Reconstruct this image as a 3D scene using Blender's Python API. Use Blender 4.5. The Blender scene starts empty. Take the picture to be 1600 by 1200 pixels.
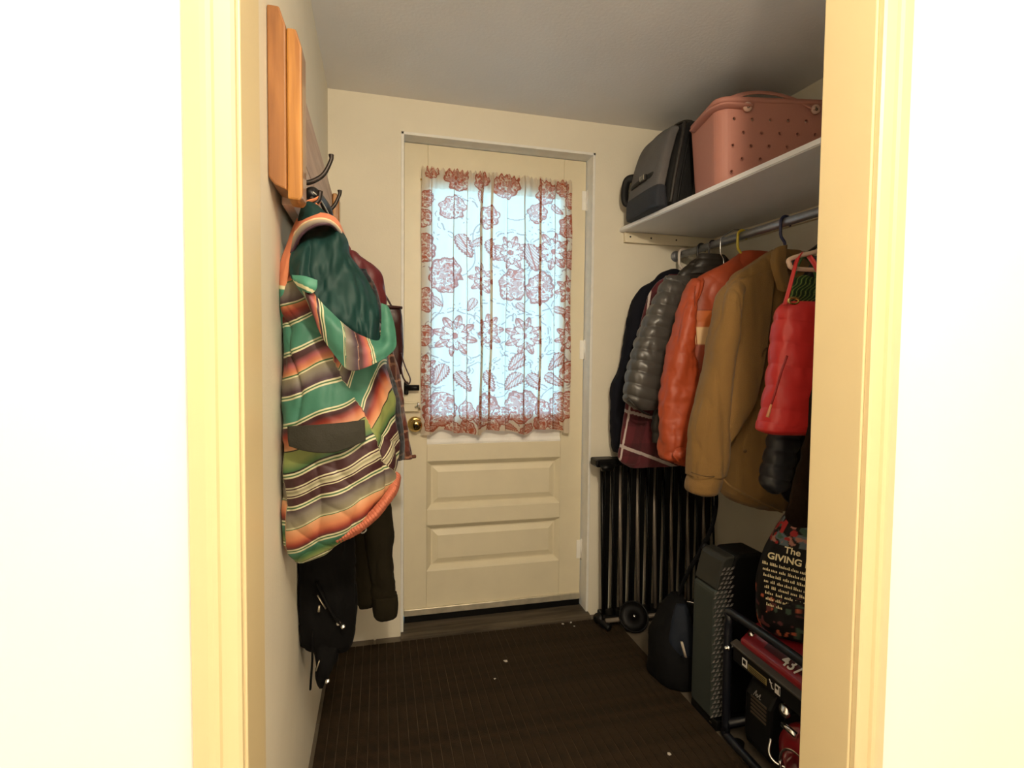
import bpy, bmesh, math, random
import numpy as np
from mathutils import Vector, Matrix

random.seed(7)
scene = bpy.context.scene
COL = scene.collection
PI = math.pi

# ------------------------------------------------------------------ camera
F_PX, YAW, PITCH, ROLL = 826.75, 0.2448, 0.0431, 0.0106
CAM = np.array([0.2019, 0.0, 1.1848])
_fw = np.array([math.sin(YAW)*math.cos(PITCH), math.cos(YAW)*math.cos(PITCH), -math.sin(PITCH)])
_r0 = np.array([math.cos(YAW), -math.sin(YAW), 0.0]); _u0 = np.cross(_r0, _fw)
_rt = _r0*math.cos(ROLL)+_u0*math.sin(ROLL); _up = -_r0*math.sin(ROLL)+_u0*math.cos(ROLL)
cd = bpy.data.cameras.new('camera'); cam = bpy.data.objects.new('camera', cd); COL.objects.link(cam)
cd.sensor_width = 36.0; cd.lens = F_PX*36.0/1600.0; cd.clip_start = 0.02
M = Matrix(((_rt[0], _up[0], -_fw[0], CAM[0]), (_rt[1], _up[1], -_fw[1], CAM[1]),
            (_rt[2], _up[2], -_fw[2], CAM[2]), (0, 0, 0, 1)))
cam.matrix_world = M
scene.camera = cam

# ------------------------------------------------------------------ world, lights, exposure
world = bpy.data.worlds.new('world'); scene.world = world; world.use_nodes = True
bg = world.node_tree.nodes['Background']
bg.inputs[0].default_value = (0.31, 0.69, 1.0, 1); bg.inputs[1].default_value = 6.0
vs = scene.view_settings
vs.view_transform = 'Standard'; vs.look = 'None'; vs.gamma = 1.0; vs.use_curve_mapping = False
vs.exposure = 0.4
LAMP_POS = (0.42, -0.30, 2.08); LAMP_W = 60.0; LAMP_COL = (1.0, 0.85, 0.64)   # the lamp of the hall behind the camera

YB = 2.2686          # back wall
YD = YB+0.07         # face of the door
HC = 2.2609          # ceiling

# ------------------------------------------------------------------ helpers
def at(u, v, Y):
    d = _fw+_rt*(u-800)/F_PX-_up*(v-600)/F_PX
    return CAM+d*(Y/d[1])
def atz(u, v, Z):
    d = _fw+_rt*(u-800)/F_PX-_up*(v-600)/F_PX
    return CAM+d*((Z-CAM[2])/d[2])
def atx(u, v, X):
    d = _fw+_rt*(u-800)/F_PX-_up*(v-600)/F_PX
    return CAM+d*((X-CAM[0])/d[0])

ROOT = {}
def thing(name, label, cat, loc, group=None, kind=None):
    o = bpy.data.objects.new(name, None); COL.objects.link(o)
    o.empty_display_size = 0.05; o.location = [float(a) for a in loc]
    ROOT[o] = np.array(loc, float)
    tag(o, label, cat, group, kind)
    return o
def tag(o, label=None, cat=None, group=None, kind=None):
    if label: o['label'] = label
    if cat: o['category'] = cat
    if group: o['group'] = group
    if kind: o['kind'] = kind
    return o
def link(name, me, mat, parent=None, loc=None):
    o = bpy.data.objects.new(name, me); COL.objects.link(o)
    if mat is not None: me.materials.append(mat)
    if parent is not None:
        o.parent = parent; ROOT[o] = ROOT[parent]
    else:
        l = np.array(loc if loc is not None else (0, 0, 0), float); ROOT[o] = l; o.location = l
    return o
def mesh(name, V, Fs, mat, parent=None, smooth=True, col=None, origin=None):
    V = np.asarray(V, float)
    if parent is None and origin is None:
        origin = ((V[:, 0].min()+V[:, 0].max())/2, (V[:, 1].min()+V[:, 1].max())/2, V[:, 2].min())
    off = ROOT[parent] if parent is not None else np.array(origin, float)
    me = bpy.data.meshes.new(name)
    W = (V-off).astype(np.float32)
    if isinstance(Fs, np.ndarray):
        n, k = Fs.shape
        me.vertices.add(len(W)); me.vertices.foreach_set('co', W.ravel())
        me.loops.add(n*k); me.loops.foreach_set('vertex_index', Fs.astype(np.int32).ravel())
        me.polygons.add(n); me.polygons.foreach_set('loop_start', np.arange(0, n*k, k, dtype=np.int32))
        me.update(calc_edges=True); me.validate()
    else:
        me.from_pydata([tuple(map(float, p)) for p in W], [], Fs); me.update()
    me.polygons.foreach_set('use_smooth', np.full(len(me.polygons), smooth))
    if col is not None:
        a = me.color_attributes.new('Col', 'FLOAT_COLOR', 'POINT')
        c = np.ones((len(V), 4), np.float32); c[:, :3] = col; a.data.foreach_set('color', c.ravel())
    return link(name, me, mat, parent, None if parent is not None else origin)
def grid(name, P, mat, parent=None, wrap=False, caps=False, col=None, smooth=True, thick=0, origin=None):
    R, C, _ = P.shape
    i = np.arange(R*C).reshape(R, C)
    if wrap: j = np.roll(i, -1, 1); a, b, c, d = i[:-1], j[:-1], j[1:], i[1:]
    else: a, b, c, d = i[:-1, :-1], i[:-1, 1:], i[1:, 1:], i[1:, :-1]
    Q = np.stack([a.ravel(), b.ravel(), c.ravel(), d.ravel()], 1)
    V = P.reshape(-1, 3); cc = None if col is None else np.asarray(col).reshape(-1, 3)
    if caps and wrap:
        V = np.vstack([V, P[0].mean(0), P[-1].mean(0)])
        n = R*C; t = np.arange(C); t2 = np.roll(t, -1)
        q1 = np.stack([np.full(C, n), t2, t, t], 1); q2 = np.stack([np.full(C, n+1), (R-1)*C+t, (R-1)*C+t2, (R-1)*C+t2], 1)
        Fs = [tuple(x) for x in Q]+[(n, int(b), int(a)) for a, b in zip(t, t2)]+[(n+1, int((R-1)*C+a), int((R-1)*C+b)) for a, b in zip(t, t2)]
        Fs = [tuple(int(y) for y in x) for x in Fs]
        if cc is not None: cc = np.vstack([cc, cc[:C].mean(0), cc[-C:].mean(0)])
    else: Fs = Q
    o = mesh(name, V, Fs, mat, parent, smooth, cc, origin)
    if thick:
        m = o.modifiers.new('thickness', 'SOLIDIFY'); m.thickness = thick; m.offset = 0
    return o
def crom(K, n):
    """Catmull-Rom through the rows of K, n samples"""
    K = np.asarray(K, float); m = len(K)
    if m == 2: return K[0]+(K[1]-K[0])*np.linspace(0, 1, n)[:, None]
    t = np.linspace(0, m-1, n); i = np.clip(t.astype(int), 0, m-2); f = (t-i)[:, None]
    P = np.vstack([2*K[0]-K[1], K, 2*K[-1]-K[-2]])
    p0, p1, p2, p3 = P[i], P[i+1], P[i+2], P[i+3]
    return .5*(2*p1+(p2-p0)*f+(2*p0-5*p1+4*p2-p3)*f**2+(3*p1-p0-3*p2+p3)*f**3)
def _h(i, j, k):
    n = (i*374761393+j*668265263+k*2147483647//7+k*1274126177) & 0xffffffff
    n = ((n ^ (n >> 13))*1274126177) & 0xffffffff
    return ((n ^ (n >> 16)) & 0xffff)/65535.0
def noise(P):
    P = np.asarray(P, float); I = np.floor(P).astype(np.int64); f = P-I; f = f*f*(3-2*f); r = 0
    for dx in (0, 1):
        for dy in (0, 1):
            for dz in (0, 1):
                w = (f[..., 0] if dx else 1-f[..., 0])*(f[..., 1] if dy else 1-f[..., 1])*(f[..., 2] if dz else 1-f[..., 2])
                r = r+w*_h(I[..., 0]+dx, I[..., 1]+dy, I[..., 2]+dz)
    return r*2-1
def fbm(P, o=3):
    r = 0; a = 1
    for k in range(o): r = r+a*noise(np.asarray(P)*2**k+17*k); a *= .5
    return r
# --- boxes, tubes, lathes
BOXF = [(0, 3, 2, 1), (4, 5, 6, 7), (0, 1, 5, 4), (1, 2, 6, 5), (2, 3, 7, 6), (3, 0, 4, 7)]
def boxv(x0, x1, y0, y1, z0, z1):
    return [(x0, y0, z0), (x1, y0, z0), (x1, y1, z0), (x0, y1, z0), (x0, y0, z1), (x1, y0, z1), (x1, y1, z1), (x0, y1, z1)]
def bevel(o, w=.003, s=2):
    m = o.modifiers.new('bevel', 'BEVEL'); m.width = w; m.segments = s; m.limit_method = 'ANGLE'; m.angle_limit = .6
    return o
def box(name, b, mat, parent=None, bev=.003, seg=2, rot=0, piv=None, smooth=False):
    V = np.array(boxv(*b), float)
    if rot:
        p = np.array(piv if piv is not None else V.mean(0)); c, s = math.cos(rot), math.sin(rot)
        d = V-p; V = np.stack([p[0]+d[:, 0]*c-d[:, 1]*s, p[1]+d[:, 0]*s+d[:, 1]*c, V[:, 2]], 1)
    o = mesh(name, V, BOXF, mat, parent, smooth)
    if bev: bevel(o, bev, seg)
    return o
def boxes(name, bs, mat, parent=None, bev=0):
    V = []; Fs = []
    for b in bs:
        k = len(V); V += boxv(*b); Fs += [tuple(i+k for i in f) for f in BOXF]
    o = mesh(name, V, Fs, mat, parent, False)
    if bev: bevel(o, bev)
    return o
def prism(name, poly, axis, a0, a1, mat, parent=None, bev=.002, origin=None):
    """polygon (two coordinates) extruded along axis 0/1/2"""
    n = len(poly); V = []
    for a in (a0, a1):
        for p in poly:
            c = [0, 0, 0]; o2 = [k for k in range(3) if k != axis]
            c[axis] = a; c[o2[0]] = p[0]; c[o2[1]] = p[1]; V.append(c)
    Fs = [tuple(range(n))[::-1], tuple(range(n, 2*n))]+[(i, (i+1) % n, n+(i+1) % n, n+i) for i in range(n)]
    o = mesh(name, V, Fs, mat, parent, False, origin=origin)
    fixn(o)
    if bev: bevel(o, bev)
    return o
def fixn(o):
    bm = bmesh.new(); bm.from_mesh(o.data); bmesh.ops.recalc_face_normals(bm, faces=bm.faces); bm.to_mesh(o.data); bm.free()
def tubeP(path, rad, n=10, flat=1.0, flatdir=None, res=0):
    K = np.asarray(path, float)
    r = np.atleast_1d(np.asarray(rad, float)); r = np.full(len(K), r[0]) if len(r) == 1 else r
    if res: KK = crom(np.c_[K, r], res); K, r = KK[:, :3], KK[:, 3]
    T = np.gradient(K, axis=0); T /= np.linalg.norm(T, axis=1)[:, None]+1e-12
    N = np.zeros_like(K); ref = np.array(flatdir if flatdir is not None else (0.31, 0.17, .93), float)
    if flatdir is None and abs(T[0] @ ref) > .9: ref = np.array((1, 0, 0.))
    prev = ref
    for i in range(len(K)):
        a = (ref if flatdir is not None else prev); a = a-T[i]*(a @ T[i]); a /= np.linalg.norm(a)+1e-12; N[i] = a; prev = a
    B = np.cross(T, N); th = np.linspace(0, 2*PI, n, endpoint=False)
    return K[:, None]+r[:, None, None]*(N[:, None]*np.cos(th)[None, :, None]*flat+B[:, None]*np.sin(th)[None, :, None])
def tube(name, path, rad, mat, parent=None, n=10, flat=1.0, flatdir=None, res=0, caps=True, origin=None):
    return grid(name, tubeP(path, rad, n, flat, flatdir, res), mat, parent, wrap=True, caps=caps, origin=origin)
def tubes(name, lst, mat, parent=None, n=8):
    """several rods welded into one frame"""
    V = []; Fs = []
    for path, rad, res in lst:
        P = tubeP(path, rad, n, res=res); R = P.shape[0]; k = len(V); V += [tuple(p) for p in P.reshape(-1, 3)]
        for i in range(R-1):
            for j in range(n): Fs.append((k+i*n+j, k+i*n+(j+1) % n, k+(i+1)*n+(j+1) % n, k+(i+1)*n+j))
        Fs.append(tuple(k+j for j in range(n))[::-1]); Fs.append(tuple(k+(R-1)*n+j for j in range(n)))
    return mesh(name, V, Fs, mat, parent, True)
def lathe(name, prof, c, axis, mat, parent=None, n=24):
    """prof: (radius, height) along axis vector from c"""
    a = np.array(axis, float); a /= np.linalg.norm(a); e = np.cross(a, (0.3, .5, .81)); e /= np.linalg.norm(e); g = np.cross(a, e)
    th = np.linspace(0, 2*PI, n, endpoint=False)
    P = np.array([[np.array(c)+a*h+r*(e*math.cos(t)+g*math.sin(t)) for t in th] for r, h in prof])
    return grid(name, P, mat, parent, wrap=True, caps=True)
# --- cloth
def loft(name, rows, mat, parent=None, nr=60, nc=48, pw=.8, fold=0, ff=(9, 3), puff=None, colf=None, xmin=None, seed=0, caps=True, xmax=None, ymax=None, flat=True, sag=0):
    """rows of (v, uL, uR, Y, half depth): horizontal rings hung at depth Y, outlines read off the picture and set at real distance"""
    K = crom(np.array(rows, float), nr)
    th = np.linspace(0, 2*PI, nc, endpoint=False)
    ct, st = np.cos(th), np.sin(th); ct = np.sign(ct)*np.abs(ct)**pw; st = np.sign(st)*np.abs(st)**pw
    P = np.zeros((nr, nc, 3)); UV = np.zeros((nr, nc, 2))
    for i, (v, a, b, Y, hd) in enumerate(K):
        L, Rr = at(a, v, Y), at(b, v, Y)
        z = (L[2]+Rr[2])/2 if flat else None
        c = (L+Rr)/2; h = (Rr-L)/2
        P[i] = c+ct[:, None]*h+st[:, None]*np.array((0, hd, 0))
        if flat: P[i, :, 2] = z
        UV[i, :, 0] = (a+b)/2+(b-a)/2*ct; UV[i, :, 1] = v
    D = np.zeros((nr, nc))
    nrm = np.stack([np.cos(th), np.sin(th), 0*th], 1)[None].repeat(nr, 0)
    if fold:
        q = P*np.array([ff[0], ff[0], ff[1]])+seed*3.7
        D += fold*fbm(q, 3)
        D += fold*.5*fbm(P*np.array([ff[0]*2.3, ff[0]*2.3, ff[1]*4])+seed, 2)
        # creases: sharp valleys running mostly down, some pulling sideways
        w1 = P+.03*np.stack([noise(P*9+seed), noise(P*9+seed+3), noise(P*9+seed+6)], -1)
        D -= fold*.7*(1-np.abs(noise(w1*np.array([ff[0]*1.6, ff[0]*1.6, ff[1]*.9])+seed*1.3)))**5
        sk = w1.copy(); sk[..., 2] += .6*sk[..., 0]
        D -= fold*.3*(1-np.abs(noise(sk*np.array([ff[0]*.6, ff[0]*.6, ff[0]*1.5])+seed*2.1)))**7
    if puff:
        per, amp, tilt = puff
        ph = (UV[..., 1]+tilt*(UV[..., 0]-UV[..., 0].mean())+3*noise(P*14+seed))/per
        D += amp*(np.abs(np.sin(ph*PI))**.55-.6)+amp*.35*fbm(P*np.array([60, 60, 25])+seed, 2)
    P = P+nrm*D[..., None]
    if sag: P[..., 2] += sag*fbm(P*np.array([7, 7, 2])+seed+9, 2)
    if xmin is not None: P[..., 0] = np.maximum(P[..., 0], xmin+.004*noise(P*30))
    if xmax is not None: P[..., 0] = np.minimum(P[..., 0], xmax)
    if ymax is not None: P[..., 1] = np.minimum(P[..., 1], ymax)
    col = colf(UV[..., 0], UV[..., 1], th[None].repeat(nr, 0)) if colf else None
    return grid(name, P, mat, parent, wrap=True, caps=caps, col=col)
def loftw(name, rows, mat, parent=None, nr=50, nc=48, pw=.6, fold=0, ff=(9, 3), colf=None, seed=0, rot=0, lean=None):
    """rows of (z, xc, yc, half x, half y)"""
    K = crom(np.array(rows, float), nr); th = np.linspace(0, 2*PI, nc, endpoint=False)
    ct, st = np.cos(th), np.sin(th); ct = np.sign(ct)*np.abs(ct)**pw; st = np.sign(st)*np.abs(st)**pw
    c, s = math.cos(rot), math.sin(rot); P = np.zeros((nr, nc, 3))
    for i, (z, x, y, hx, hy) in enumerate(K):
        P[i, :, 0] = x+ct*hx*c-st*hy*s; P[i, :, 1] = y+ct*hx*s+st*hy*c; P[i, :, 2] = z
    if fold:
        nrm = np.stack([np.cos(th+rot), np.sin(th+rot), 0*th], 1)[None]
        P = P+nrm*(fold*fbm(P*np.array([ff[0], ff[0], ff[1]])+seed, 3))[..., None]
    col = colf(P, th[None].repeat(nr, 0)) if colf else None
    return grid(name, P, mat, parent, wrap=True, caps=True, col=col)
def patch(name, ctrl, mat, parent=None, nr=40, nc=40, thick=.004, wr=0, wf=(12, 12, 12), colf=None, seed=0, smooth=True):
    """cloth patch through a grid of (u, v, Y) control points"""
    C = np.array(ctrl, float)                       # R,C,3
    A = np.array([crom(r, nc) for r in C])          # rows refined
    A = np.array([crom(A[:, j], nr) for j in range(nc)]).transpose(1, 0, 2)
    P = np.array([[at(*p) for p in r] for r in A])
    if wr: P[..., 1] += wr*fbm(P*np.array(wf)+seed, 3); P[..., 0] += .4*wr*fbm(P*np.array(wf)+seed+5, 2)
    col = colf(A[..., 0], A[..., 1], None) if colf else None
    return grid(name, P, mat, parent, col=col, thick=thick, smooth=smooth)
def text(name, s, size, mat, parent, M4, extr=.0006, bold=0):
    cu = bpy.data.curves.new(name, 'FONT'); cu.body = s; cu.size = size; cu.extrude = extr; cu.offset = bold; cu.align_x = 'LEFT'
    t = bpy.data.objects.new(name+'_c', cu); COL.objects.link(t)
    dg = bpy.context.evaluated_depsgraph_get(); me = bpy.data.meshes.new_from_object(t.evaluated_get(dg))
    bpy.data.objects.remove(t); bpy.data.curves.remove(cu)
    me.transform(M4)
    me.transform(Matrix.Translation(-Vector(ROOT[parent])))
    me.name = name; me.materials.clear()
    return link(name, me, mat, parent)
def frame4(o, ex, ey):
    ex = Vector(ex).normalized(); ey = Vector(ey); ey = (ey-ex*ey.dot(ex)).normalized(); ez = ex.cross(ey)
    return Matrix(((ex.x, ey.x, ez.x, o[0]), (ex.y, ey.y, ez.y, o[1]), (ex.z, ey.z, ez.z, o[2]), (0, 0, 0, 1)))

# ------------------------------------------------------------------ materials
def mat(name, c, rough=.7, metal=0, bump=0, bscale=60, var=0, vscale=6, sheen=0, spec=.5, stretch=(1, 1, 1), attr=False, coat=0):
    m = bpy.data.materials.new(name); m.use_nodes = True; nt = m.node_tree; N = nt.nodes; L = nt.links
    b = N['Principled BSDF']; b.inputs['Roughness'].default_value = rough; b.inputs['Metallic'].default_value = metal
    b.inputs['Specular IOR Level'].default_value = spec; b.inputs['Coat Weight'].default_value = coat
    if sheen: b.inputs['Sheen Weight'].default_value = sheen; b.inputs['Sheen Roughness'].default_value = .5
    tc = N.new('ShaderNodeTexCoord'); mp = N.new('ShaderNodeMapping'); mp.inputs['Scale'].default_value = stretch
    L.new(tc.outputs['Object'], mp.inputs[0])
    src = None
    if attr:
        a = N.new('ShaderNodeAttribute'); a.attribute_name = 'Col'; src = a.outputs['Color']
    nz = N.new('ShaderNodeTexNoise'); nz.inputs['Scale'].default_value = vscale; nz.inputs['Detail'].default_value = 4; L.new(mp.outputs[0], nz.inputs['Vector'])
    hs = N.new('ShaderNodeHueSaturation')
    mr = N.new('ShaderNodeMapRange'); mr.inputs[1].default_value = .25; mr.inputs[2].default_value = .75
    mr.inputs[3].default_value = 1-var; mr.inputs[4].default_value = 1+var; L.new(nz.outputs[0], mr.inputs[0]); L.new(mr.outputs[0], hs.inputs['Value'])
    if src is not None: L.new(src, hs.inputs['Color'])
    else: hs.inputs['Color'].default_value = (*c, 1)
    L.new(hs.outputs[0], b.inputs['Base Color'])
    if bump:
        n2 = N.new('ShaderNodeTexNoise'); n2.inputs['Scale'].default_value = bscale; n2.inputs['Detail'].default_value = 3; L.new(mp.outputs[0], n2.inputs['Vector'])
        bp = N.new('ShaderNodeBump'); bp.inputs['Strength'].default_value = bump; bp.inputs['Distance'].default_value = .004
        L.new(n2.outputs[0], bp.inputs['Height']); L.new(bp.outputs[0], b.inputs['Normal'])
    return m
def wood(name, c1, c2, rough=.45, axis=2, coat=0, spec=.5):
    m = bpy.data.materials.new(name); m.use_nodes = True; nt = m.node_tree; N = nt.nodes; L = nt.links; b = N['Principled BSDF']
    b.inputs['Roughness'].default_value = rough; b.inputs['Coat Weight'].default_value = coat; b.inputs['Specular IOR Level'].default_value = spec
    tc = N.new('ShaderNodeTexCoord'); mp = N.new('ShaderNodeMapping'); s = [28, 28, 28]; s[axis] = 2.2; mp.inputs['Scale'].default_value = s
    L.new(tc.outputs['Object'], mp.inputs[0]); nz = N.new('ShaderNodeTexNoise'); nz.inputs['Scale'].default_value = 1.6; nz.inputs['Detail'].default_value = 5
    nz.inputs['Distortion'].default_value = .6; L.new(mp.outputs[0], nz.inputs['Vector'])
    cr = N.new('ShaderNodeValToRGB'); cr.color_ramp.elements[0].position = .3; cr.color_ramp.elements[0].color = (*c1, 1)
    cr.color_ramp.elements[1].position = .7; cr.color_ramp.elements[1].color = (*c2, 1); L.new(nz.outputs[0], cr.inputs[0]); L.new(cr.outputs[0], b.inputs['Base Color'])
    bp = N.new('ShaderNodeBump'); bp.inputs['Strength'].default_value = .15; bp.inputs['Distance'].default_value = .002; L.new(nz.outputs[0], bp.inputs['Height']); L.new(bp.outputs[0], b.inputs['Normal'])
    return m
def stripes_mat(name, edges, A, Bc, rough=.55):
    """stripe sequence looked up from a scalar stored on the cloth (Col.r*1000), built from chained colour ramps"""
    m = mat(name, (1, 1, 1), rough, bump=.10, bscale=120, var=.05, attr=True); nt = m.node_tree; N = nt.nodes; L = nt.links
    at_ = next(n for n in N if n.type == 'ATTRIBUTE'); hs = next(n for n in N if n.type == 'HUE_SAT')
    sp = N.new('ShaderNodeSeparateColor'); L.new(at_.outputs['Color'], sp.inputs[0])
    prev = None; n = len(A)
    for k in range(0, n, 15):
        ks = range(k, min(n, k+15)); e0, e1 = edges[k], edges[ks[-1]+1]
        mr = N.new('ShaderNodeMapRange'); mr.inputs[1].default_value = e0/1000; mr.inputs[2].default_value = e1/1000; L.new(sp.outputs[0], mr.inputs[0])
        cr = N.new('ShaderNodeValToRGB'); el = cr.color_ramp.elements; st = []
        for q in ks:
            a, b = (edges[q]-e0)/(e1-e0), (edges[q+1]-e0)/(e1-e0); st += [(a+.0005, A[q]), (b-.0005, Bc[q])]
        el[0].position = max(0, st[0][0]); el[0].color = (*st[0][1], 1); el[1].position = 1; el[1].color = (*st[-1][1], 1)
        for p_, c_ in st[1:-1]:
            e_ = el.new(min(max(p_, 0), 1)); e_.color = (*c_, 1)
        L.new(mr.outputs[0], cr.inputs[0])
        if prev is None: prev = cr.outputs[0]
        else:
            gt = N.new('ShaderNodeMath'); gt.operation = 'GREATER_THAN'; gt.inputs[1].default_value = e0/1000; L.new(sp.outputs[0], gt.inputs[0])
            mx = N.new('ShaderNodeMix'); mx.data_type = 'RGBA'; L.new(gt.outputs[0], mx.inputs['Factor']); L.new(prev, mx.inputs['A']); L.new(cr.outputs[0], mx.inputs['B']); prev = mx.outputs['Result']
    L.new(prev, hs.inputs['Color'])
    return m
M_WALL = mat('cream wall paint', (.80, .74, .60), .8, bump=.12, bscale=140, var=.03)
M_WALLL = mat('pale wall paint', (.80, .74, .60), .8, bump=.12, bscale=140, var=.03)
M_CEIL = mat('ceiling paint', (.84, .83, .83), .9, bump=.22, bscale=90, var=.04, vscale=3)
M_TRIM = mat('cream gloss trim paint', (.72, .59, .34), .4, var=.02)
M_HALL = mat('white hall paint', (.92, .90, .86), .7, var=.01)
M_DOOR = mat('cream door paint', (.76, .68, .49), .45, bump=.06, bscale=40, var=.04, vscale=9)
M_JAMB = mat('white jamb paint', (.84, .82, .76), .5, bump=.1, bscale=60, var=.06, vscale=20)
M_BRASS = mat('polished brass', (.75, .55, .20), .18, 1)
M_CHROME = mat('bright steel', (.75, .75, .74), .2, 1)
M_GALV = mat('galvanised pipe', (.36, .38, .42), .42, .75, var=.15, vscale=40)
M_BLACKM = mat('black enamel metal', (.003, .003, .003), .4, spec=.25)
M_TUBE = mat('worn dark bronze tube', (.20, .165, .13), .35, .3)
M_IRON = mat('dark iron', (.035, .028, .025), .4, .6)
M_SHELF = mat('white painted shelf', (.80, .79, .79), .55, var=.03)
M_TILE = mat('brown floor tile', (.13, .105, .075), .55, var=.25, vscale=12)
M_GROUT = mat('grout', (.22, .19, .14), .9)
M_BLACKP = mat('black plastic', (.004, .004, .004), .4, spec=.25)
M_DARKP = mat('dark plastic', (.012, .012, .013), .5, spec=.3)
# ================================================================== the setting
def S(o, label=None): return tag(o, label, None, None, 'structure')
OPL, OPR, OPT = .033, 1.011, 2.33        # cased opening towards the hall
PF0, PF1 = .74, .85
RW = lambda y: 1.771+.08*(YB-y)          # right wall, slightly out of square
floor = S(box('floor', (-2.0, 2.6, -2.2, 2.7, -.12, -.004), M_GROUT, None, 0), 'brown tiled floor')
k = 0
tile_me = None
for ix in range(7):
    for iy in range(7):
        x0 = -.12+ix*.305; y0 = .86+iy*.305
        x1, y1 = min(x0+.297, 1.95), min(y0+.297, 2.4)
        if x0 > 1.93 or y0 > 2.38: continue
        t = box('tile', (x0, x1, y0, y1, -.012, 0.0), M_TILE, floor, .002)
S(box('wall_left', (-.12, 0, PF1-.02, YB+.14, 0, HC), M_WALLL, None, 0), 'pale cream left wall behind the coat rack')
OX0, OX1, OZ1 = .287, 1.146, 2.126
S(boxes('wall_back', [(-.12, OX0, YB, YB+.14, -.1, HC), (OX1, 2.1, YB, YB+.14, -.1, HC), (OX0, OX1, YB, YB+.14, OZ1, HC)], M_WALL), 'cream back wall around the door')
V = []
for y in (PF0, YB+.14):
    V += [(RW(y), y, 0), (RW(y)+.12, y, 0), (RW(y)+.12, y, HC), (RW(y), y, HC)]
o = mesh('wall_right', V, [(0, 1, 2, 3), (7, 6, 5, 4), (0, 4, 5, 1), (1, 5, 6, 2), (2, 6, 7, 3), (3, 7, 4, 0)], M_WALL, None, False)
fixn(o); S(o, 'shaded cream right wall behind the hanging coats')
S(box('ceiling', (-.12, 2.1, PF1-.02, YB+.14, HC, HC+.1), M_CEIL, None, 0), 'textured off white ceiling')
# hall side
S(box('floor_hall', (-1.3, 2.2, -1.7, PF0+.02, -.004, .0015), wood('pale bounce floor', (.55, .50, .46), (.68, .63, .58), .6, 1), None, 0), 'unseen pale hall floor added to bounce light')  # unseen floor, added pale to bounce light up into the entry
HZ = 2.42
S(boxes('wall_front', [(-1.3, OPL-.02, PF0, PF1, 0, HZ), (OPR+.02, 2.2, PF0, PF1, 0, HZ), (OPL-.02, OPR+.02, PF0, PF1, OPT+.02, HZ)], M_HALL), 'wall with the cased opening to the entry')
S(box('wall_hall_left', (-1.4, -1.3, -1.7, PF1, 0, HZ), M_HALL, None, 0), 'hall left wall')
S(box('wall_hall_right', (2.2, 2.3, -1.7, PF1, 0, HZ), M_HALL, None, 0), 'hall right wall')
S(box('wall_hall_back', (-1.4, 2.3, -1.8, -1.7, 0, HZ), M_HALL, None, 0), 'hall far wall')
S(box('ceiling_hall', (-1.4, 2.3, -1.8, PF1, HZ, HZ+.1), M_HALL, None, 0), 'hall ceiling')
def casing(name, x_in, sgn, label):
    """jamb board with a stop plus a moulded casing on the hall face"""
    r = thing(name, label, None, (x_in, PF0, 0), kind='structure')
    box('jamb', (min(x_in, x_in-sgn*.02), max(x_in, x_in-sgn*.02), PF0, PF1, 0, OPT), M_TRIM, r, .002)
    w = .060; xo = x_in-sgn*w
    pts = [(x_in-sgn*.004, PF0-.001), (x_in-sgn*.004, PF0-.010), (x_in-sgn*.008, PF0-.013), (x_in-sgn*.026, PF0-.015), (x_in-sgn*.028, PF0-.020),
           (x_in-sgn*.033, PF0-.023), (x_in-sgn*.040, PF0-.022), (xo, PF0-.016), (xo, PF0-.001)]
    prism('casing', pts, 2, 0, OPT+.06, M_TRIM, r, 0)
casing('trim_1', OPL, 1, 'cream door casing at the left of the opening')
casing('trim_2', OPR, -1, 'cream door casing at the right of the opening')
r = thing('trim_3', 'cream head casing above the opening', None, (OPL, PF0, OPT), kind='structure')
box('jamb', (OPL, OPR, PF0, PF1, OPT, OPT+.02), M_TRIM, r, .002)
box('casing', (OPL-.08, OPR+.08, PF0-.02, PF0-.001, OPT+.06, OPT+.145), M_TRIM, r, .003)
# pendant lamp of the hall, out of the picture behind the camera
r = thing('ceiling_lamp', 'small brass pendant lamp hanging from the hall ceiling', 'lamp', (LAMP_POS[0], LAMP_POS[1], HZ))
lathe('canopy', [(.0, 0), (.06, 0), (.06, -.02), (.006, -.03), (.006, LAMP_POS[2]+.12-HZ)], (LAMP_POS[0], LAMP_POS[1], HZ-.0005), (0, 0, 1), M_BRASS, r)
lathe('socket', [(.006, .13), (.018, .125), (.024, .10), (.026, .075)], LAMP_POS, (0, 0, 1), M_BRASS, r)
ld = bpy.data.lights.new('hall_lamp_offscreen', 'POINT'); ld.energy = LAMP_W; ld.color = LAMP_COL; ld.shadow_soft_size = .06
lo = bpy.data.objects.new('hall_lamp_offscreen', ld); COL.objects.link(lo); lo.location = LAMP_POS
# ------------------------------------------------------------------ door frame, door
r = thing('trim_4', 'white painted door frame set in the back wall', None, (OX0, YB, 0), kind='structure')
box('jamb', (OX0, OX0+.012, YB-.004, YB+.13, 0, OZ1), M_JAMB, r, .002)
box('jamb', (OX1-.012, OX1, YB-.004, YB+.13, 0, OZ1), M_JAMB, r, .002)
box('head_jamb', (OX0, OX1, YB-.004, YB+.13, OZ1-.012, OZ1), M_JAMB, r, .002)
M_THR = wood('worn threshold wood', (.045, .034, .022), (.12, .095, .065), .75, 0, spec=.2)
r = thing('trim_5', 'worn wooden threshold under the door', None, (.7, YB, 0), kind='structure')
prism('sill_board', [(YB-.045, 0.0), (YB-.045, .012), (YB-.02, .02), (YB+.13, .024), (YB+.13, 0)], 0, OX0+.001, OX1-.001, M_THR, r, .001)
DX0, DX1, DZ0, DZ1 = .302, 1.131, .052, 2.112
door = thing('door_1', 'cream painted half glazed door with two lower panels', None, (DX0, YD, DZ0), kind='structure')
T = .042
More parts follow.
